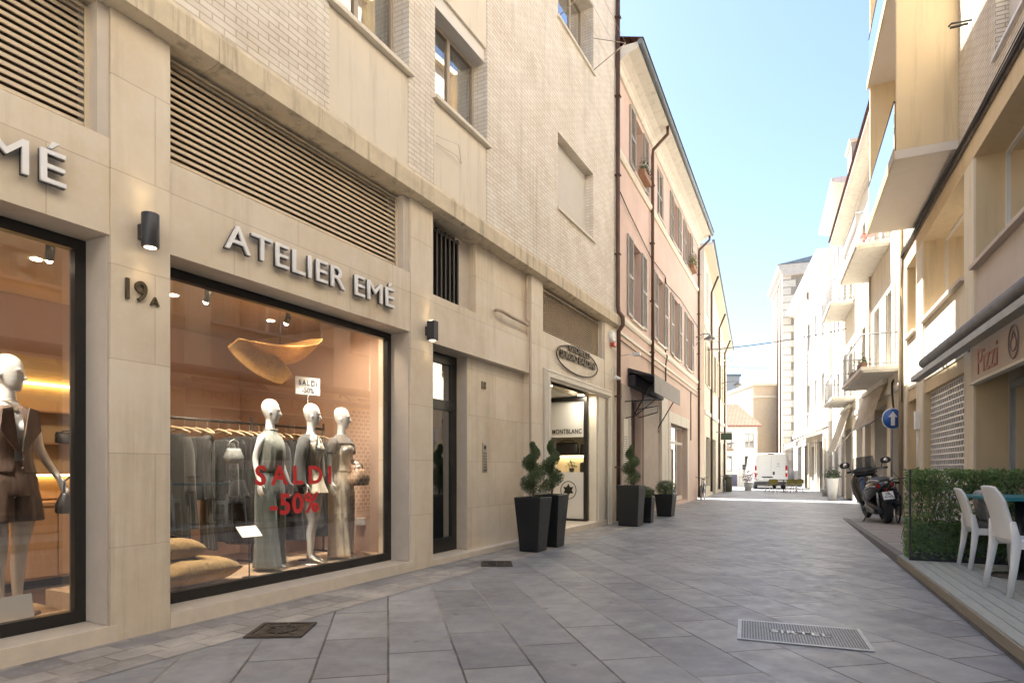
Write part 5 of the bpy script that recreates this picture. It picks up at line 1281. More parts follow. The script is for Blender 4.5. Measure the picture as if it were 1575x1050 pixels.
# clothes rail with garments
t = thing('clothes_rail', 'long black clothes rail running behind the three mannequins', 'clothes rail', FL, (4.9, 1.42, .20))
b = MB(); b.tube([(-1.55,0,1.72),(1.5,0,1.72)], .016); b.build('rail_bar', BLACKM, t)
for x in (-1.55, 0.3, 1.5):
    b = MB(); b.tube([(x,0,0),(x,0,1.80)], .016); b.box(x-.02,x+.02,-.25,.25,0,.025); b.build('post', BLACKM, t)
gcols = [(.05,.047,.038),(.026,.025,.022),(.085,.078,.064),(.016,.016,.016),(.045,.047,.04),(.12,.115,.098),(.026,.022,.02)]
gnames = ['dark olive','near black','warm grey','black','deep sage','pale grey','dark brown']
gkinds = ['dress','coat','draped top','jacket','trousers','long skirt']
WOODH = M_wood('light wood hanger', (.42,.29,.16), (.55,.40,.24), (3,9,9), .45)
random.seed(11)
def garment(i, x, y, ci, kind, label, zr=1.92):
    t = thing('garment', label, 'garment', FL, (x, y, zr), R(random.uniform(-24,24)), group='garments on the black clothes rail')
    h = MB(); h.tube([(0,-.01,.018),(0,.012,.022),(0,.02,-.0),(0,0,-.03),(0,0,-.105)], .0045, 6); h.build('hook', MET, t)
    h = MB(); h.tube([(0,-.21,-.165),(0,-.10,-.120),(0,0,-.102),(0,.10,-.120),(0,.21,-.165)], [(.013,.011),(.017,.013),(.02,.015),(.017,.013),(.013,.011)], 8); h.build('hanger', WOODH, t)
    L = {'dress':1.40,'coat':1.28,'draped top':.85,'jacket':.80,'trousers':1.12,'long skirt':1.30}[kind]; th = random.uniform(.032,.05)
    wide = {'dress':.19,'coat':.21,'draped top':.25,'jacket':.22,'trousers':.15,'long skirt':.14}[kind]*random.uniform(.85,1.08); fl = random.uniform(.95,1.25)
    b = MB(); dn = random.uniform(.0,.07); secs = [(0,0,-.150-dn,.022,.10,.0),(0,0,-.158-dn,.028,.15,.02),(0,0,-.185-dn,th*.8,wide*.95,.05)]
    for k in range(1,7):
        u = k/6; secs.append((random.uniform(-.014,.014),random.uniform(-.02,.02),-.185-dn-(L-.12)*u,th*(1+.35*u*fl),wide*(1-.18*math.sin(u*3.1)+.05*u*fl),.14+.12*u))
    sec_loft(b, secs, 44, 11)
    cloth(b, 'fabric', fabric(gnames[ci]+' rail cloth', gcols[ci], .8), t, .005)
    if kind in ('coat','jacket','draped top') and i % 3 != 1:
        for s in (-1,1):
            b = MB(); limb(b, [(0,s*wide*.86,-.20-dn),(.01+random.uniform(-.03,.03),s*wide*1.05,-.37-dn),(.015,s*wide*1.04,-.37-dn-L*.35)], [.04,.05,.058 if kind != 'draped top' else .09], 12); cloth(b, 'sleeve', fabric(gnames[ci]+' rail cloth', gcols[ci], .8), t, .005)
pos = ['left end','left part','left of the price stand','behind the price stand','behind the leftmost mannequin','behind the middle mannequin','right end']
n = 21
for i in range(n):
    x = 3.46 + i*.142; ci = [2,1,0,3,5,1,4,3,0,1,3,6,1,0,3,1,6,3,4,1,3][i]; kind = ['draped top','dress','coat','long skirt','dress','coat','trousers','jacket','dress','coat','jacket','dress','coat','jacket','dress','coat','jacket','dress','draped top','coat','dress'][i]
    order = ['first','second','third','fourth','fifth','sixth','seventh','eighth','ninth','tenth','eleventh','twelfth','thirteenth','fourteenth','fifteenth','sixteenth','seventeenth','eighteenth','nineteenth','twentieth','last'][i]
    garment(i, x, 1.42, ci, kind, f'{gnames[ci]} {kind} on a wooden hanger, {order} from the left on the black rail')
# cushions with shoes, price stand, sale sign
def cushion(label, p, rz, w, d, h, col):
    t = thing('cushion', label, 'cushion', FL, p, R(rz)); N = 22; b = MB(); g = {}
    for sgn in (1,-1):
        for i in range(N+1):
            for j in range(N+1):
                u, v = i/N*2-1, j/N*2-1
                edge = i in (0,N) or j in (0,N)
                if sgn == -1 and edge: g[(i,j,-1)] = g[(i,j,1)]; continue
                pz = (1-abs(u)**3.2)**.5*(1-abs(v)**3.2)**.5
                k = 1-.10*(1-abs(u*v))*(max(abs(u),abs(v))**4)
                wr = .05*math.sin(7*u+3*v)*math.exp(-2*(1-max(abs(u),abs(v))))
                g[(i,j,sgn)] = b.bm.verts.new((u*w/2*k, v*d/2*k, h/2 + sgn*h/2*pz*(1+wr)))
        for i in range(N):
            for j in range(N):
                q = [g[(i,j,sgn)],g[(i+1,j,sgn)],g[(i+1,j+1,sgn)],g[(i,j+1,sgn)]]
                b.bm.faces.new(q if sgn == 1 else q[::-1])
    b.build('cushion_cover', col, t, smooth=True); return t
MUST = fabric('ochre cushion cotton', (.50,.33,.13))
cushion('large ochre cushion lying flat at the left of the middle window, the lower one', (3.93,.74,.20), 5, .86, .50, .27, MUST)
cushion('smaller ochre cushion stacked on top, under the dark shoes', (3.72,.82,.455), -6, .62, .42, .22, MUST)
t = thing('pair_of_shoes', 'pair of dark strappy shoes resting on the upper ochre cushion', 'shoes', FL, (3.66,.86,.665), R(20))
for k in (-1,1):
    b = MB(); b.loft([((.00,k*.06,.07),(0,1,0),(0,0,1),.025,.03),((.07,k*.06,.045),(0,1,0),(-.4,0,1),.03,.012),((.15,k*.06,.016),(0,1,0),(0,0,1),.036,.012),((.22,k*.06,.012),(0,1,0),(0,0,1),.02,.008)], 12); b.tube([(0,k*.06,.06),(0,k*.06,0)], .008); b.tube([(.12,k*.06-.035,.02),(.12,k*.06,.055),(.12,k*.06+.035,.02)], .006); b.build('shoe', BLACKM, t)
CARD = M('white card', (.75,.74,.72), .6, var=.02)
t = thing('price_stand', 'small white price card tilted on a thin black stand in the middle window', 'price stand', FL, (4.47,.56,.20))
b = MB(); b.tube([(0,0,.005),(0,0,.47)], .006); b.lathe([(.001,0),(.07,0),(.07,.008),(.001,.01)], (0,0,0), 20); b.build('stand', BLACKM, t)
o = one('box', -.115,.115,-.085,.085,-.003,.003).build('card', CARD, t, loc=(0,0,.49), rot=(R(38),0,R(-8)))
t = thing('sale_sign', 'white sale card SALDI -50% on a pole above the middle mannequin', 'sale sign', FL, (5.66,.95,.20))
b = MB(); b.tube([(0,0,0),(0,0,2.1)], .010); b.lathe([(.001,0),(.12,0),(.12,.01),(.001,.012)], (0,0,0), 20); b.build('pole', BLACKM, t)
cd = BX('card', CARD, t, -.165,.165,-.008,.0,2.10,2.325, bev=.01); cd.rotation_euler = (0,0,R(-18))
lettering('lettering', 'SALDI', BLACKM, cd, (0,-.012,2.25), width=.24, height=.07, depth=.004, spacing=1.3); lettering('lettering', '-50%', BLACKM, cd, (0,-.012,2.155), width=.16, height=.065, depth=.004)
t = thing('window_lettering', 'red vinyl letters SALDI -50% stuck on the middle shop window', 'lettering', FL, (4.91,.343,1.12))
REDV = M('red vinyl', (.55,.03,.03), .5, var=.03)
lettering('lettering', 'SALDI', REDV, t, (0,0,.17), width=1.08, height=.215, depth=.003, spacing=1.45, bold=.028)
lettering('lettering', '-50%', REDV, t, (0,0,-.145), width=.70, height=.235, depth=.003, spacing=1.1, bold=.028)
t = thing('price_card', 'white card standing at the foot of the left shop window', 'price card', FL, (2.30,.48,.20))
o = one('box', -.15,.15,-.004,.004,0,.20).build('card', CARD, t, rot=(R(-14),0,0)); BX('card_foot', WOODH, t, -.06,.06,-.05,.05,-.0,.02)
t = thing('socket_plate', 'small white socket plate low on the right inner wall of the shop', 'socket', FL, (6.64,.95,.62))
BX('plate', CARD, t, -.02,.018,-.08,.08,-.05,.05, bev=.004)
# veneer pendant lamp: two bent wood sheets
VEN = M_leaf('golden wood veneer', (.50,.30,.10), (.62,.40,.16), .45, .4)
t = thing('pendant_lamp', 'pendant lamp of two curled golden wood veneer leaves hanging over the rail', 'pendant lamp', FL, (5.30, 1.15, 2.84))
def leaf_sheet(A, B, W, sag, hw, tip, name):
    A, B, W = Vector(A), Vector(B), Vector(W).normalized(); ax = (B-A); nz = ax.cross(W).normalized()
    if nz.z > 0: nz = -nz
    b = MB(); N = 24; G = []
    for i in range(N+1):
        u = i/N; row = []
        w = hw*max(.02, (math.sin(math.pi*min(1,max(0,u*.86+.07))))**tip)
        for j in range(N+1):
            v = j/N*2-1; lift = sag*(4*u*(1-u))*(1-.75*v*v)
            row.append(b.bm.verts.new(A + ax*u + W*(v*w) + nz*lift))
        G.append(row)
    for i in range(N):
        for j in range(N): b.bm.faces.new((G[i][j],G[i+1][j],G[i+1][j+1],G[i][j+1]))
    cloth(b, name, VEN, t, .005, 0)
leaf_sheet((-.42,.0,.02), (.66,-.05,.24), (.15,1,.12), .30, .40, .75, 'upper_leaf')
leaf_sheet((-.56,.02,-.02), (.06,-.18,-.40), (.35,-.75,.62), -.10, .17, .5, 'lower_leaf')
b = MB(); b.tube([(.1,0,-.08),(.1,0,.52)], .004); b.build('cord', BLACKM, t)
# cabinet, shelves and lit niche seen through the left window
OAKC = M_wood('warm oak cabinet', (.44,.25,.12), (.52,.31,.16), (5,5,.7), .4)
t = thing('cabinet', 'warm oak cabinet under the lit shelves at the back of the shop', 'cabinet', FL, (3.8, 2.9, .02))
BX('cabinet_body', OAKC, t, -1.9,1.2,0,.55,.10,.92); BX('worktop', OAKC, t, -1.92,1.22,-.03,.58,.922,.96); BX('plinth', BLACKM, t, -1.85,1.15,.04,.5,0,.098)
for i in range(5): BX('cabinet_door', OAKC, t, -1.88+i*.615,-1.88+i*.615+.60,-.018,-.001,.13,.90, bev=.003)
t = thing('shelf_unit', 'set of thin shelves on the golden lit wall above the cabinet', 'shelves', FL, (3.8, 3.3, 1.2))
BX('back_panel', M('golden niche wall', (.62,.46,.24), .7, var=.05), t, -1.9,1.2,.14,.18,-.2,1.5)
for z in (.10,.45,.82): BX('shelf', OAKC, t, -1.6,1.1,-.12,.139,z,z+.02)
em = M_emit('warm light strip', (1.0,.66,.25), 3.0)
BX('light_strip', em, t, -1.6,1.1,.10,.135,1.16,1.185); BX('light_strip', em, t, -1.6,1.1,.10,.135,.075,.095)
handbag('black clutch bag on the middle shelf at the back of the shop', FL, (4.05,3.2,1.66), 0, (.015,.015,.015), .34,.14,.1,.95,.02)
handbag('open brown bag with a round handle on the cabinet top', FL, (4.25,3.1,1.0), 0, (.10,.07,.03), .42,.17,.12,.95,.12)
# track lights and added fill lamps of the shop
t = thing('track_light', 'black ceiling track with small spotlights inside the left window', 'track light', FL, (2.0, 1.0, 3.36))
BX('track', BLACKM, t, -2.6,4.5,-.03,.03,-.06,.04)
lens = M_emit('spot lens', (1.0,.85,.6), 10)
for x in (-1.6,-.4,.35,.8,2.3,3.4):
    b = MB(); b.tube([(x,0,-.06),(x,0,-.12),(x+.02,.06,-.18)], .035, 12); h = b.build('spot_head', BLACKM, t)
    b = MB(); b.ball((x+.024,.068,-.188), .027, 10, 6); b.build('lens', lens, h)
t = thing('ceiling_downlight', 'added ceiling downlights that brighten the clothes shop', 'ceiling light', FL, (3.0, 1.9, 3.40))
for x in (-3.2,-1.6,.1,1.5,2.9):
    b = MB(); b.lathe([(.001,-.006),(.045,-.006),(.045,.0)], (x,0,0), 20); b.build('diffuser', lens, t)
    l = bpy.data.lights.new('fill_lamp', 'AREA'); l.shape = 'DISK'; l.size = .3; l.energy = 7; l.color = (1,.80,.58)
    lo = bpy.data.objects.new('fill_lamp', l); COL.objects.link(lo); lo.parent = t; lo.location = (x,-1.25,-.02)  # fill lamps added forward of the discs to brighten the mannequins
    l.spread = R(150)
for x, tx in ((3.75,4.3),(4.45,4.9),(5.2,5.5),(5.95,6.05),(1.75,2.4)):  # spotlights added just behind the glass to brighten the mannequins
    t = thing('added_window_spot', 'added black ceiling spotlight brightening the mannequins, ' + {3.75:'above the cushions',4.45:'above the price card',5.2:'above the middle mannequin',5.95:'above the rightmost mannequin',1.75:'above the brown suited mannequin'}[x], 'spotlight', FL, (x,.56,3.40), group='added window spotlights')
    d = Vector((tx-x, .30, -1.75)).normalized()
    b = MB(); b.tube([(0,0,0),(0,0,-.08)], .012); b.tube([(0,0,-.08),Vector((0,0,-.08))+d*.10], .032, 12); b.build('spot_head', BLACKM, t)
    b = MB(); b.ball(Vector((0,0,-.08))+d*.10, .024, 10, 6); b.build('lens', lens, t)
    l = bpy.data.lights.new('added_spot_beam', 'SPOT'); l.energy = 36; l.color = (1,.93,.82); l.spot_size = R(70); l.spot_blend = .9; l.shadow_soft_size = .04
    lo = bpy.data.objects.new('added_spot_beam', l); COL.objects.link(lo); lo.parent = t; lo.location = Vector((0,0,-.08))+d*.15; lo.rotation_euler = (-d).to_track_quat('Z','Y').to_euler()
# jeweller's shop showcase
t = thing('showcase', 'white showcase in the jeweller doorway with lettering and a black star emblem', 'showcase', FL, (13.70, .77, .13), R(-90))
hw = .45
BX('display_front', CARD, t, -hw,hw,-.03,0,0.05,1.16); BX('upper_panel', CARD, t, -hw,hw,-.03,0,2.0,2.86); BX('counter', CARD, t, -hw,hw,.001,.4,1.12,1.16); BX('back_panel', M('showcase cream back', (.60,.50,.33), .7), t, -hw,hw,.40,.43,1.161,2.0)
BX('side_panel', CARD, t, -hw-.03,-hw-.001,.0,.43,1.1,2.1); BX('side_panel', CARD, t, hw+.001,hw+.03,.0,.43,1.1,2.1)
BX('shelf', MET, t, -hw,hw,.02,.38,1.56,1.58); BX('light_strip', M_emit('showcase light strip', (1,.82,.5), 2.5), t, -hw+.03,hw-.03,.30,.36,1.535,1.558)
b = MB(); b.holed(-.53,.53,-.0,2.95,[(-hw,hw,.05,2.86)],-.09,-.032); b.build('frame', BLACKM, t)
lettering('lettering', 'MONTBLANC', BLACKM, t, (.0,-.036,2.14), width=.76, height=.115, depth=.008, spacing=1.1, bold=.012)
b = MB(); b.tube([(.20*math.cos(i*math.pi/16)+.04,-.034,.73+.21*math.sin(i*math.pi/16)) for i in range(32)], .009, 6, closed=True)
b.prism([((.150 if i % 2 == 0 else .085)*math.sin(i*math.pi/6)+.04, .73+(.155 if i % 2 == 0 else .085)*math.cos(i*math.pi/6)) for i in range(12)], -.042, -.031, 'y'); b.build('star_emblem', BLACKM, t)
handbag('black leather briefcase on the upper shelf of the white showcase', FL, (13.88,.85,1.71), -90, (.025,.022,.02), .60,.30,.12,.9,.06)
handbag('small black bag beside the briefcase in the white showcase', FL, (13.9,.42,1.71), -90, (.03,.027,.025), .2,.26,.12,.8,.06)
handbag('dark wallet box on the showcase counter', FL, (13.85,.42,1.29), -90, (.04,.03,.02), .16,.22,.1,.98,.01)
t = thing('potted_plant', 'little dark plant on the counter of the white showcase', 'plant', FL, (13.85,.72,1.29))
b = MB(); b.lathe([(.05,0),(.07,.10),(.06,.10)], (0,0,0), 12); b.build('pot', BLACKM, t)
b = MB(); leaves(b, [((random.gauss(0,.07),random.gauss(0,.05),.12+abs(random.gauss(0,.08))),(0,-1,.4)) for _ in range(60)], .06); b.build('foliage', M_leaf('topiary leaf', (.03,.055,.02), (.06,.10,.035)), t)
for x in (11.6, 13.4):
    l = bpy.data.lights.new('jeweller_lamp', 'AREA'); l.shape = 'DISK'; l.size = .25; l.energy = 2.2; l.color = (1,.9,.72)
    t = thing('ceiling_downlight', 'ceiling lamp inside the jeweller doorway, ' + ('left one' if x < 12 else 'right one'), 'ceiling light', FL, (x,.30,3.09))
    b = MB(); b.lathe([(.001,-.006),(.07,-.006),(.07,0)], (0,0,0), 16); b.build('diffuser', lens, t)
    lo = bpy.data.objects.new('jeweller_lamp', l); COL.objects.link(lo); lo.parent = t; lo.location = (0,0,-.012)

# ================================================================ street furniture, left
PLB = M('charcoal glazed planter', (.007,.008,.010), .42, var=.2, vs=6)
SOIL = M('pale pebble top', (.38,.35,.31), .9, var=.4, vs=40, bmp=.8)
BOX1 = M_leaf('box hedge leaf', (.05,.085,.03), (.115,.16,.06), .5, .15)
def planter(x, y, h, wt, wb, label, rz=0):
    t = thing('planter', label, 'planter', None, (x,y,0), FL.rz+R(rz), group='tapered charcoal planters')
    b = MB(); k = 1.4142
    def sq(r, z): return [Vector((sx*r,sy*r,z)) for sx,sy in ((-1,-1),(1,-1),(1,1),(-1,1))]
    rg = [sq(wb/2,.012), sq(wb/2+.004,0.03)] + [sq((wb+(wt-wb)*u)/2 + .012*math.sin(u*3.14)*0, .03+(h-.06)*u) for u in (.25,.5,.75,1)] + [sq(wt/2+.002,h-.008), sq(wt/2-.008,h), sq(wt/2-.03,h), sq(wt/2-.035,h-.06)]
    V = [[b.bm.verts.new(p) for p in r] for r in rg]
    for A, B in zip(V[:-1], V[1:]):
        for i in range(4): b.bm.faces.new((A[i],A[(i+1)%4],B[(i+1)%4],B[i]))
    b.bm.faces.new(V[0][::-1])
    o = b.build('pot', PLB, t)
    m = o.modifiers.new('edge', 'BEVEL'); m.width = .008; m.segments = 2; m.limit_method = 'ANGLE'
    BX('pebble_top', SOIL, t, -wt/2+.03, wt/2-.03, -wt/2+.03, wt/2-.03, h-.08, h-.045)
    return t
def spiral(x, y, z, H, rb, label, turns=2.3, ph=0, n=9500):
    t = thing('topiary_shrub', label, 'topiary', None, (x,y,z), 0, group='spiral topiary shrubs')
    b = MB(); b.tube([(0,0,-.02),(.01,0,H*.4),(0,0,H*.95)], [.016,.013,.006], 8); b.build('trunk', M('bark', (.10,.07,.045), .9, var=.3, vs=20), t)
    b = MB(); pts = []
    for i in range(n):
        u = random.random()**.9; a = ph + u*turns*6.283
        R0 = rb*(1-.30*u-.55*max(0,u-.55)/.45); c = Vector((math.cos(a)*R0*.50, math.sin(a)*R0*.50, .12*H+u*H*.83)); tr = R0*.62+.022
        d = Vector((random.gauss(0,1),random.gauss(0,1),random.gauss(0,1))).normalized(); k = random.random()**.16*random.uniform(.93,1.07)*(1.22 if random.random() < .04 else 1)
        pts.append((c + Vector((d.x*tr*k, d.y*tr*k, d.z*tr*.80*k)), d))
    leaves(b, pts, .028, .45); b.build('foliage', BOX1, t); return t
def ballshrub(x, y, z, r, label, n=2600):
    t = thing('shrub', label, 'shrub', None, (x,y,z), 0)
    b = MB(); b.tube([(0,0,-.03),(0,0,r)], .014); b.build('trunk', M('bark', (.10,.07,.045), .9), t)
    b = MB(); pts = []
    for i in range(n):
        d = Vector((random.gauss(0,1),random.gauss(0,1),random.gauss(0,1))).normalized(); k = random.random()**.25*(1+random.uniform(-.12,.22))
        p = d*r*k; pts.append((Vector((p.x,p.y,p.z*.8+r*.72)), d))
    leaves(b, pts, .040, .6); b.build('foliage', BOX1, t); return t
planter(.35, 10.15, .90, .47, .33, 'tall charcoal planter nearest the street door, in front of its twin'); spiral(.35, 10.15, .86, .98, .20, 'dark spiral topiary in the nearest tall planter', ph=.6)
planter(.70, 10.78, .92, .46, .32, 'tall charcoal planter tucked behind the nearest one beside the portal'); spiral(.70, 10.78, .88, 1.02, .19, 'spiral topiary in front of the white showcase', ph=2.4)
planter(2.86, 14.75, .98, .56, .46, 'broad charcoal planter at the foot of the brown drainpipe'); spiral(2.86, 14.75, .94, 1.03, .22, 'paler spiral topiary in the planter by the drainpipe', ph=4.0)
planter(3.42, 15.55, .66, .34, .26, 'slim low charcoal planter behind the one by the drainpipe'); ballshrub(3.42, 15.55, .62, .19, 'small round bush in the slim low planter', 1500)
planter(4.45, 17.75, .64, .52, .40, 'low charcoal planter standing alone before the pink shop window'); ballshrub(4.45, 17.75, .60, .29, 'rounded bush in the lone low planter')
t = thing('lime_plant', 'bright lime leaved plant inside the pink building shop window', 'plant', FP, (8.2,.5,.3))
b = MB(); leaves(b, [((random.gauss(0,.18),random.gauss(0,.06),.35+random.gauss(0,.2)),(0,-1,.5)) for _ in range(160)], .16); b.build('foliage', M_leaf('lime leaf', (.22,.33,.03), (.32,.42,.06)), t)
b = MB(); b.lathe([(.1,-.18),(.14,.08),(.12,.08)], (0,0,0), 14); b.build('pot', TERR, t)

# drains and covers set in the paving
CASTI = M('rusty cast iron', (.075,.062,.052), .7, metal=.5, var=.35, vs=12, bmp=.4)
def drain(x, y, label, s=.46):
    t = thing('drain_grate', label, 'drain cover', None, (x,y,.006), R(-11.5+14))
    b = MB(); b.holed(-s/2, s/2, -s/2, s/2, [], 0, .004) if False else b.box(-s/2, s/2, -s/2, s/2, -.004, .001); b.build('pit', DARKV, t)
    b = MB()
    for a in ((-s/2,-s/2,s,.035),(-s/2,s/2-.035,s,.035)): b.box(a[0],a[0]+a[2],a[1],a[1]+a[3],.0012,.012)
    for a in (-s/2, s/2-.035): b.box(a,a+.035,-s/2+.035,s/2-.035,.0012,.012)
    for k in range(8):
        an = k*math.pi/4; d = Vector((math.cos(an),math.sin(an),0)); q = Vector((-d.y,d.x,0)); L = .20 if k % 2 == 0 else .27
        for c0, c1, w0, w1 in ((.055,.115,.03,.02),(.115,L,.022,.02)):
            b.face((d*c0-q*w0*.6+Vector((0,0,.0105)), d*c1-q*w1*.6+Vector((0,0,.0105)), d*c1+q*w1*.6+Vector((0,0,.0105)), d*c0+q*w0*.6+Vector((0,0,.0105))))
    b.tube([(.115*math.cos(i*.3927),.115*math.sin(i*.3927),.008) for i in range(16)], .010, 6, closed=True); b.lathe([(.001,.011),(.05,.011),(.05,.004)], (0,0,0), 12)
    b.build('iron_grate', CASTI, t)
drain(-1.93, 5.14, 'rusty square drain grate in the cobbles before the middle shop window')
drain(-.22, 8.75, 'dark drain grate in the paving in front of the tall planters', .44)
t = thing('manhole_cover', 'rectangular grey chequered steel cover with raised letters set in the slabs', 'manhole cover', None, (2.36,5.02,.005), R(-21))
STEEL = M('worn galvanised steel', (.42,.43,.45), .45, metal=.55, var=.2, vs=10, bmp=.2)
b = MB(); b.holed(-.48,.48,-.34,.34,[(-.45,.45,-.31,.31)],0,.006)
for v in b.bm.verts: v.co = Vector((v.co.x, v.co.z, v.co.y))
b.build('rim', STEEL, t)
b = MB(); b.box(-.449,.449,-.309,.309,-.002,.004)
for i in range(42):
    for j in range(26):
        x, y = -.435+i*.0212, -.295+j*.0236
        if abs(x) < .24 and abs(y) < .055: continue
        w, d = (.0075,.0045) if (i+j) % 2 else (.0045,.0085)
        b.mi = 1; b.face(((x-w,y-d,.0072),(x+w,y-d,.0072),(x+w,y+d,.0072),(x-w,y+d,.0072)))
b.build('chequer_plate', [M('dark worn steel', (.10,.105,.115), .55, metal=.4, var=.3, vs=8), STEEL], t)
lettering('lettering', 'SIRTEL', M('bright worn letters', (.60,.60,.60), .4, metal=.3), t, (0,0,.009), rot=(R(-90),0,0), width=.44, height=.085, depth=.006, spacing=1.15, bold=.01)

# ================================================================ right: deck with cafe furniture
DECKM = M_wood('weathered deck board', (.30,.325,.305), (.42,.44,.415), (.7,9,9), .75, 5, .3)
DZ = .135
t = thing('wooden_deck', 'weathered grey green wooden deck carrying the cafe chairs', 'deck', FR, (0,0,0))
b = MB(); n = 12; y0, y1 = -1.50, -.06; w = (y1-y0)/n
for j in range(n):
    for k in range(5):
        a = 10.25 - k*3.2 - (j % 3)*.35*(k > 0); e = max(a-3.19 if k < 4 else -6.2, -6.2)
        e = 10.25-(k+1)*3.2 - (j % 3)*.35 + .006 if k < 4 else -6.2
        b.box(-a, -e, y0+j*w+.004, y0+(j+1)*w-.004, DZ-.022, DZ, bev=.003)
b.build('boards', DECKM, t)
b = MB(); b.box(-10.25,6.2,-1.524,-1.502,.045,DZ-.004); b.build('edge_board', M_wood('edge board', (.25,.22,.17), (.33,.29,.22), (.7,9,9), .8), t)
b = MB(); [b.box(-10.2,6.2,y,y+.06,.118*0+.0,DZ-.024) for y in (-1.48,-.8,-.15)]; b.build('joist', BLACKM, t)
# hedge with glass screen
HEDG = M_leaf('jasmine leaf', (.085,.18,.05), (.27,.38,.12), .35, .3)
t = thing('hedge', 'clipped jasmine hedge screen between the deck and the parked scooter', 'hedge', FR, (-10.0, -.70, DZ))
BX('planter_trough', M('dark grey trough', (.05,.05,.05), .6), t, -.10,.12,-.70,.66,.0,.10)
b = MB(); random.seed(5); pts = []
for i in range(14500):
    z = .02 + 1.21*random.random(); y = random.uniform(-.76,.72); x = random.gauss(.02,.085)
    dens = 1.0 if z < .50 else (.34 if z < .92 else .8)
    nzv = math.sin(y*9+z*7)+math.sin(y*17-z*13+1)+math.sin(z*23+y*5)
    if random.random() > dens*(1 if nzv > -.6 else (.45 if z > .5 else .95)): continue
    z = min(z, 1.20+random.uniform(-.03,.03)+(random.random() < .03)*random.uniform(0,.09))
    pts.append(((x,y,z),(math.copysign(1,x)*.7+random.uniform(-.3,.3),random.uniform(-.5,.5),random.uniform(0,.9))))
leaves(b, pts, .064, .6, .25); b.build('foliage', HEDG, t)
b = MB()
for i in range(70):
    y = random.uniform(-.72,.68); x = random.gauss(0,.05)
    p = [Vector((x,y,.05))]
    for k in range(5): p.append(p[-1] + Vector((random.gauss(0,.04),random.gauss(0,.09),.21+random.uniform(-.03,.04))))
    b.tube(p, .005, 4)
b.build('stems', M('green brown stem', (.09,.08,.035), .8), t)
t = thing('glass_screen', 'clear glass screen panel with thin dark posts in front of the hedge', 'glass screen', FR, (-9.72, -.70, DZ))
one('face', ((0,-.74,.02),(0,.70,.02),(0,.70,1.20),(0,-.74,1.20))).build('glass_pane', M_glass('clear screen glass', (.95,.97,.95), 1.0, .0), t)
for y in (-.75, .71):
    b = MB(); b.box(-.012,.012,y-.012,y+.012,0,1.22); b.build('post', BLACKM, t)
BX('bottom_rail', BLACKM, t, -.012,.012,-.737,.697,0,.022)
# chairs
CHW = M('white moulded plastic', (.82,.81,.78), .38, var=.02)
def cafe_chair(x, y, z, rz, label, scale=1.2):
    t = thing('cafe_chair', label, 'chair', None, (x,y,z), rz, group='white moulded cafe chairs'); t.scale = (scale,)*3
    b = MB(); N = 10; top = []; 
    rg = []
    for z_, hw, yf, yb in ((.415,.205,-.20,.20),(.425,.225,-.225,.215),(.445,.23,-.232,.218),(.455,.222,-.225,.212),(.452,.14,-.14,.13),(.447,.02,-.02,.02)):
        rg.append(b.ring(Vector((0,(yf+yb)/2,z_)), Vector((1,0,0)), Vector((0,1,0)), hw, (yb-yf)/2, 32, .45))
    b.skin(rg); b.build('seat', CHW, t)
    b = MB(); G = []; NU, NV = 12, 18
    for j in range(NV+1):
        v = j/NV; row = []
        hw = .205 - .035*math.sin(v*3.14) - .075*max(0,v-.72)/.28 * 1.0
        if v > .93: hw *= .97
        for i in range(NU+1):
            u = i/NU*2-1
            row.append(b.bm.verts.new((u*hw, .205 + .035*v + .075*v*v - .035*(1-u*u)*0 + .045*(u*u)*-.6 + .03, .45+.43*v - .012*(u**4)*(v > .9))))
        G.append(row)
    for j in range(NV):
        for i in range(NU): b.bm.faces.new((G[j][i],G[j][i+1],G[j+1][i+1],G[j+1][i]))
    o = b.build('backrest', CHW, t, smooth=True)
    s = o.modifiers.new('thickness','SOLIDIFY'); s.thickness = .022; s.offset = 0
    q = o.modifiers.new('round','BEVEL'); q.width = .006; q.segments = 2; q.limit_method = 'ANGLE'
    for sx in (-1,1):
        b = MB(); b.loft([((sx*.222,.262,0),(1,0,0),(0,1,0),.016,.020),((sx*.208,.225,.25),(1,0,0),(0,1,0),.020,.026),((sx*.196,.205,.43),(1,0,0),(0,1,0),.024,.034),((sx*.19,.215,.50),(1,0,0),(0,1,0),.022,.030),((sx*.185,.225,.60),(1,0,0),(0,1,0),.014,.018)], 16, pw=.5); b.build('leg', CHW, t)
        b = MB(); b.loft([((sx*.215,-.215,0),(1,0,0),(0,1,0),.016,.018),((sx*.205,-.205,.25),(1,0,0),(0,1,0),.020,.024),((sx*.195,-.19,.425),(1,0,0),(0,1,0),.026,.032)], 16, pw=.5); b.build('leg', CHW, t)
    b = MB()
    for q in (-1,1): b.box(q*.212-.008,q*.212+.008,-.19,.19,.385,.43)
    b.box(-.19,.19,-.212,-.196,.385,.43); b.build('apron', CHW, t)
    return t
CR = math.atan2(-.36, .93) + math.pi/2               # chairs face the right-hand wall (local -y forward)
cafe_chair(5.10, 5.98, DZ, CR+R(4), 'white moulded cafe chair nearest the street edge of the deck, seen from behind')
ch2 = cafe_chair(5.90, 7.52, DZ, CR-R(2), 'white moulded cafe chair against the hedge with a patterned cushion', 1.12)
CUSH = M('grey patterned cushion', (.33,.32,.31), .9, var=.5, vs=14)
def soft(label, p, rz, w, d, h, m, tilt=0):
    t = thing('cushion', label, 'cushion', None, p, rz); b = MB(); rg = []
    for k in range(9):
        a = -math.pi/2+math.pi*k/8; r = .80+.20*math.cos(a)
        rg.append(b.ring(Vector((0,0,h/2+h/2*math.sin(a))), Vector((1,0,0)), Vector((0,1,0)), w/2*r, d/2*r, 32, .5))
    b.skin(rg); o = b.build('cushion_cover', m, t, rot=(tilt,0,0)); return t
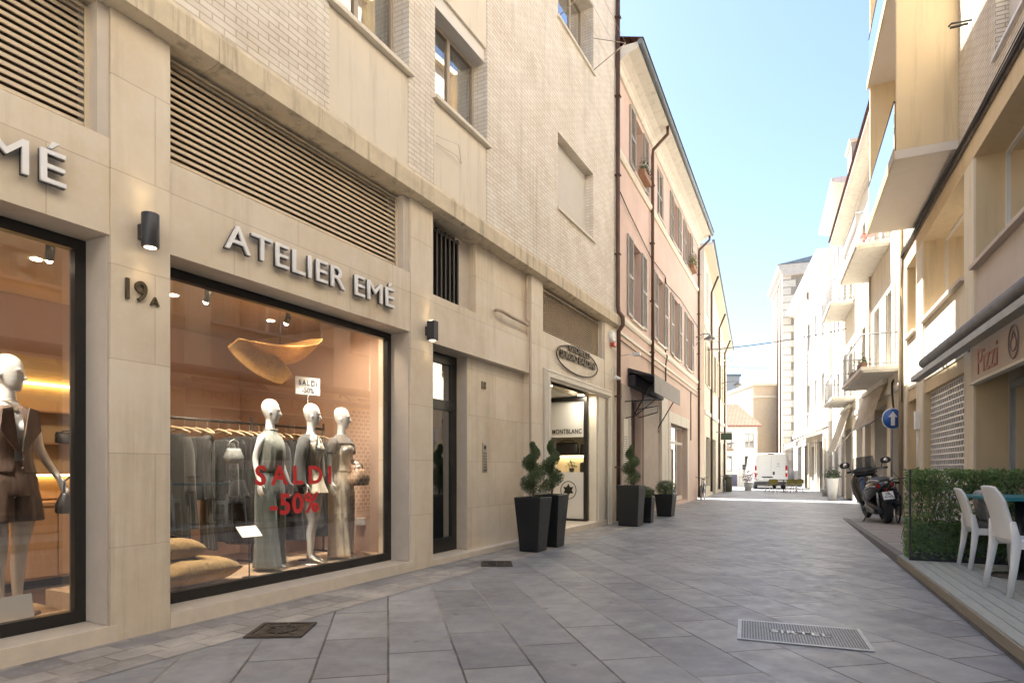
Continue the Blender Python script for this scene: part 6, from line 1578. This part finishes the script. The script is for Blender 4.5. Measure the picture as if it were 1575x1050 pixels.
f = Vector((math.sin(CR)*1, -math.cos(CR), 0))
soft('flat taupe cushion on the seat of the chair by the hedge', (5.90,7.52,DZ+.51), CR, .46,.46,.07, M('taupe cushion cloth', (.16,.14,.125), .9, var=.15))
soft('grey patterned cushion propped against the back of the chair by the hedge', tuple(Vector((5.90,7.52,DZ+.76)) - f*.14), CR, .46,.40,.12, CUSH, R(80))
cafe_chair(6.60, 6.38, DZ, CR+math.pi, 'white moulded cafe chair on the wall side of the teal table')
t = thing('cafe_table', 'cafe table with a teal top on a dark round pedestal', 'table', None, (5.78,6.98,DZ), CR)
TEAL = M('teal table laminate', (.03,.20,.235), .4, var=.05)
BX('tabletop', TEAL, t, -.52,.52,-.40,.40,.875,.915, bev=.012)
b = MB(); b.lathe([(.045,.02),(.045,.87)], (0,0,0), 16); b.build('pedestal', BLACKM, t)
b = MB(); b.lathe([(.001,0),(.30,0),(.30,.012),(.06,.03),(.05,.06)], (0,0,0), 28); b.build('base_plate', BLACKM, t)
t = thing('bowl', 'peach ceramic bowl of dark dried flowers standing on the teal table', 'bowl', None, (5.86,6.78,DZ+.915), 0)
b = MB(); b.lathe([(.06,0),(.10,.03),(.13,.10),(.12,.105),(.09,.06)], (0,0,0), 20); b.build('bowl_body', M('peach glaze', (.55,.33,.23), .4), t)
b = MB(); leaves(b, [((random.gauss(0,.07),random.gauss(0,.07),.11+abs(random.gauss(0,.025))),(0,0,1)) for _ in range(120)], .045); b.build('dried_flowers', M_leaf('dried flower', (.08,.045,.03), (.16,.09,.06)), t)

# ================================================================ scooter
def scooter(x, y, z, rz, scale):
    t = thing('motor_scooter', 'big black maxi scooter with silver trim parked on its stand on the raised pavement', 'scooter', None, (x,y,z), rz)
    t.scale = (scale,)*3; t.rotation_euler = (0, R(-9), rz)
    BKP = M('gloss black scooter paint', (.014,.014,.016), .22, var=.1, coat=.6); MAT = M('matt black scooter plastic', (.024,.024,.026), .6, var=.2)
    RUB = M('scooter tyre rubber', (.024,.024,.025), .75, var=.25, vs=20, bmp=.3); SIL = M('satin silver trim', (.55,.55,.56), .3, metal=.8); CHR = M('chrome', (.6,.6,.62), .12, metal=1.0)
    X, Y, Z = Vector((1,0,0)), Vector((0,1,0)), Vector((0,0,1))
    # wheels (rear at y=0, front at y=1.55)
    for yy, wd in ((0,.085),(1.55,.062)):
        b = MB(); prof = []
        for k in range(13):
            a = -math.pi*.62+math.pi*1.24*k/12; prof.append((.265-.045+.075*math.cos(a), wd*math.sin(a)))
        b.lathe([(.19,-wd*.8)] + prof + [(.19,wd*.8)], (0,yy,.295), 40, axis='x', cap=False); w = b.build('wheel', RUB, t)
        b = MB(); b.lathe([(.19,-wd*.8),(.185,-.03),(.06,-.05),(.06,.05),(.185,.03),(.19,wd*.8)], (0,yy,.295), 24, axis='x'); b.build('rim', MAT, w)
        b = MB(); b.lathe([(.05,.07),(.13,.07),(.13,.076),(.05,.076)], (0,yy,.295), 24, axis='x'); b.build('brake_disc', CHR, w)
    # rear bodywork: one loft from the tail forward to the footwell
    b = MB(); secs = []
    for yy, zc, hw, hh in ((-.30,.78,.07,.05),(-.26,.79,.13,.085),(-.16,.79,.185,.13),(.0,.76,.225,.17),(.25,.70,.245,.21),(.50,.62,.235,.22),(.70,.52,.215,.18),(.82,.44,.20,.12)):
        secs.append((Vector((0,yy,zc)), X, Z, hw, hh))
    b.loft(secs, 28, pw=.75); b.build('rear_fairing', BKP, t)
    b = MB(); b.loft([(Vector((0,.85,.40)), X, Z, .21,.10),(Vector((0,1.0,.50)), X, Z, .25,.24),(Vector((0,1.12,.66)), X, Z, .30,.34),(Vector((0,1.24,.76)), X, Z, .31,.34),(Vector((0,1.42,.80)), X, Z, .27,.26),(Vector((0,1.60,.78)), X, Z, .17,.17),(Vector((0,1.72,.75)), X, Z, .06,.07)], 28, pw=.8); b.build('front_fairing', BKP, t)
    b = MB(); b.loft([(Vector((0,.62,.31)), X, Z, .20,.09),(Vector((0,1.1,.33)), X, Z, .21,.10)], 20, pw=.6); b.build('footboard', MAT, t)
    b = MB(); b.loft([(Vector((0,-.24,.885)), X, Z, .10,.03),(Vector((0,-.10,.92)), X, Z, .155,.05),(Vector((0,.12,.925)), X, Z, .17,.05),(Vector((0,.22,.90)), X, Z, .17,.055),(Vector((0,.30,.83)), X, Z, .175,.06),(Vector((0,.62,.80)), X, Z, .15,.05),(Vector((0,.76,.77)), X, Z, .10,.04)], 24, pw=.7); b.build('seat', MAT, t)
    # silver grab rail and side lines
    for s in (-1,1):
        b = MB(); b.tube([(s*.10,-.31,.90),(s*.185,-.22,.93),(s*.215,.0,.92),(s*.215,.18,.88)], .014, 8); b.build('grab_rail', SIL, t)
        b = MB(); b.tube([(s*.135,-.28,.80),(s*.225,-.08,.80),(s*.252,.18,.76),(s*.262,.42,.66),(s*.235,.60,.52),(s*.225,.52,.42),(s*.24,.66,.34)], .012, 8); b.build('silver_trim', SIL, t)
        b = MB(); b.loft([(Vector((s*.155,-.265,.80)),X,Z,.022,.035),(Vector((s*.12,-.31,.80)),X,Z,.03,.05)], 12); b.build('tail_light', M('dark red lens', (.22,.012,.012), .2), t)
        b = MB(); b.tube([(s*.17,.52,.30),(s*.28,.50,.30)], .014); b.box(s*.29-.03,s*.29+.03,.46,.54,.285,.315); b.build('footpeg', MAT, t)
        # handlebar, mirrors and muffs
        b = MB(); b.tube([(s*.05,1.02,1.08),(s*.22,.98,1.13),(s*.36,.90,1.12)], .016); b.tube([(s*.30,.93,1.125),(s*.40,.87,1.12)], .024); b.build('handlebar', MAT, t)
        b = MB(); b.tube([(s*.30,.96,1.13),(s*.34,.98,1.24),(s*.40,.96,1.27)], .009); b.loft([(Vector((s*.41,.96,1.28)),X,Z,.10,.065),(Vector((s*.41,.985,1.28)),X,Z,.105,.07),(Vector((s*.41,1.03,1.28)),X,Z,.06,.04)], 20, pw=.8); m = b.build('mirror', MAT, t)
        b = MB(); b.lathe([(.001,0),(.05,0),(.05,.002)], (s*.41,.954,1.28), 16, axis='y'); b.build('mirror_glass', CHR, m)
        b = MB(); b.tube([(s*.28,.93,1.12),(s*.32,.86,1.12)], .006); b.tube([(s*.22,1.04,1.10),(s*.42,1.0,1.10)], .007, 6); b.build('brake_lever', CHR, t)
    b = MB(); G = []
    for i in range(13):
        u = i/12*2-1; G.append([b.bm.verts.new((u*(.27-.07*v), 1.30-.14*v-.10*u*u*(1-.2*v), 1.02+.40*v)) for v in (0,.33,.66,1)])
    for i in range(12):
        for j in range(3): b.bm.faces.new((G[i][j],G[i+1][j],G[i+1][j+1],G[i][j+1]))
    b.build('windscreen', M_glass('smoked windscreen', (.25,.26,.28), 1.5, .04), t, smooth=True)
    b = MB(); b.loft([(Vector((0,1.10,1.06)),X,Z,.20,.05),(Vector((0,1.25,1.10)),X,Z,.22,.08)], 20, pw=.7); b.build('instrument_panel', MAT, t)
    b = MB(); b.loft([(Vector((.0,-.10,1.0)),X,Z,.02,.01),(Vector((.0,-.05,1.0)),X,Z,.03,.012)], 8) ; b.build('key_badge', CHR, t)
    # rear mudguard, plate, engine, exhaust, stand
    b = MB(); b.tube([(0,.10,.60),(0,-.10,.66),(0,-.28,.60),(0,-.40,.46)], [(.11,.03),(.12,.03),(.11,.02),(.09,.012)], 14); b.build('mudguard', MAT, t)
    b = MB(); b.box(-.10,.10,-.004,.004,-.085,.085, bev=.004); pl = b.build('number_plate', WHITEP, t, loc=(.0,-.395,.60), rot=(R(-24),0,0))
    lettering('plate_number', 'DK\n41762', M('plate blue black', (.03,.035,.07), .5), pl, (0,-.007,0), width=.15, height=.11, depth=.003, bold=.01)
    b = MB(); b.box(-.035,.035,-.33,-.27,.695,.735, bev=.01); b.build('plate_light', M('dark red lens', (.22,.012,.012), .2), t)
    b = MB(); b.loft([(Vector((-.10,-.06,.28)),X,Z,.05,.06),(Vector((-.13,.15,.30)),X,Z,.08,.11),(Vector((-.14,.42,.33)),X,Z,.09,.14),(Vector((-.08,.66,.34)),X,Z,.12,.13)], 18, pw=.8); b.build('engine', M('dark alloy', (.09,.09,.09), .5, metal=.6, var=.3, vs=15), t)
    b = MB()
    for k in range(6): b.lathe([(.03,-.012),(.085-.006*k,-.012),(.085-.006*k,.012),(.03,.012)], (-.235+.0*k,.42-.085*k,.32-.008*k), 14, axis='x')
    b.build('engine_cover', M('grey alloy', (.22,.22,.22), .4, metal=.7), t)
    b = MB(); b.tube([(.14,.50,.28),(.17,.30,.30),(.175,.0,.36),(.18,-.22,.42)], [.03,.06,.066,.055], 16); b.tube([(.18,-.22,.42),(.18,-.25,.43)], .03); b.build('exhaust', MAT, t)
    b = MB(); b.tube([(.10,-.02,.30),(.11,-.12,.72)], .022); b.tube([(-.12,-.02,.30),(-.12,-.12,.72)], .022); b.build('shock_absorber', SIL, t)
    b = MB(); b.tube([(-.18,.55,.28),(-.34,.42,.07),(-.36,.40,.055)], .013); b.tube([(-.36,.44,.052),(-.40,.34,.052)], .018); b.build('side_stand', MAT, t)
    b = MB(); b.tube([(.07,1.55,.30),(.08,1.40,.72)], .02); b.tube([(-.07,1.55,.30),(-.08,1.40,.72)], .02); b.build('fork', SIL, t)
    b = MB(); b.tube([(0,1.55+.36*math.cos(a),.295+.36*math.sin(a)) for a in (-.1,.3,.7,1.1,1.5,1.9,2.3)], [(.07,.012)]*7, 10); b.build('front_mudguard', BKP, t)
    return t
scooter(9.38, 15.3, SWZ(18)+.0, R(-17), 1.2)
bk = bicycle(FR, (-18.6, -.38, .02), R(90), 'black bicycle with a pannier leaning behind the scooter'); bk.scale = (1.1,1.1,1.1)
t = thing('pannier_bag', 'black pannier bag hanging on the bicycle behind the scooter', 'bag', FR, (-18.0, -.50, .45))
BX('bag_body', M('black pannier fabric', (.02,.02,.022), .8, var=.2), t, -.2,.2,-.08,.06,0,.42, bev=.03); BX('bag_flap', BLACKM, t, -.21,.21,-.09,.07,.36,.44, bev=.02)
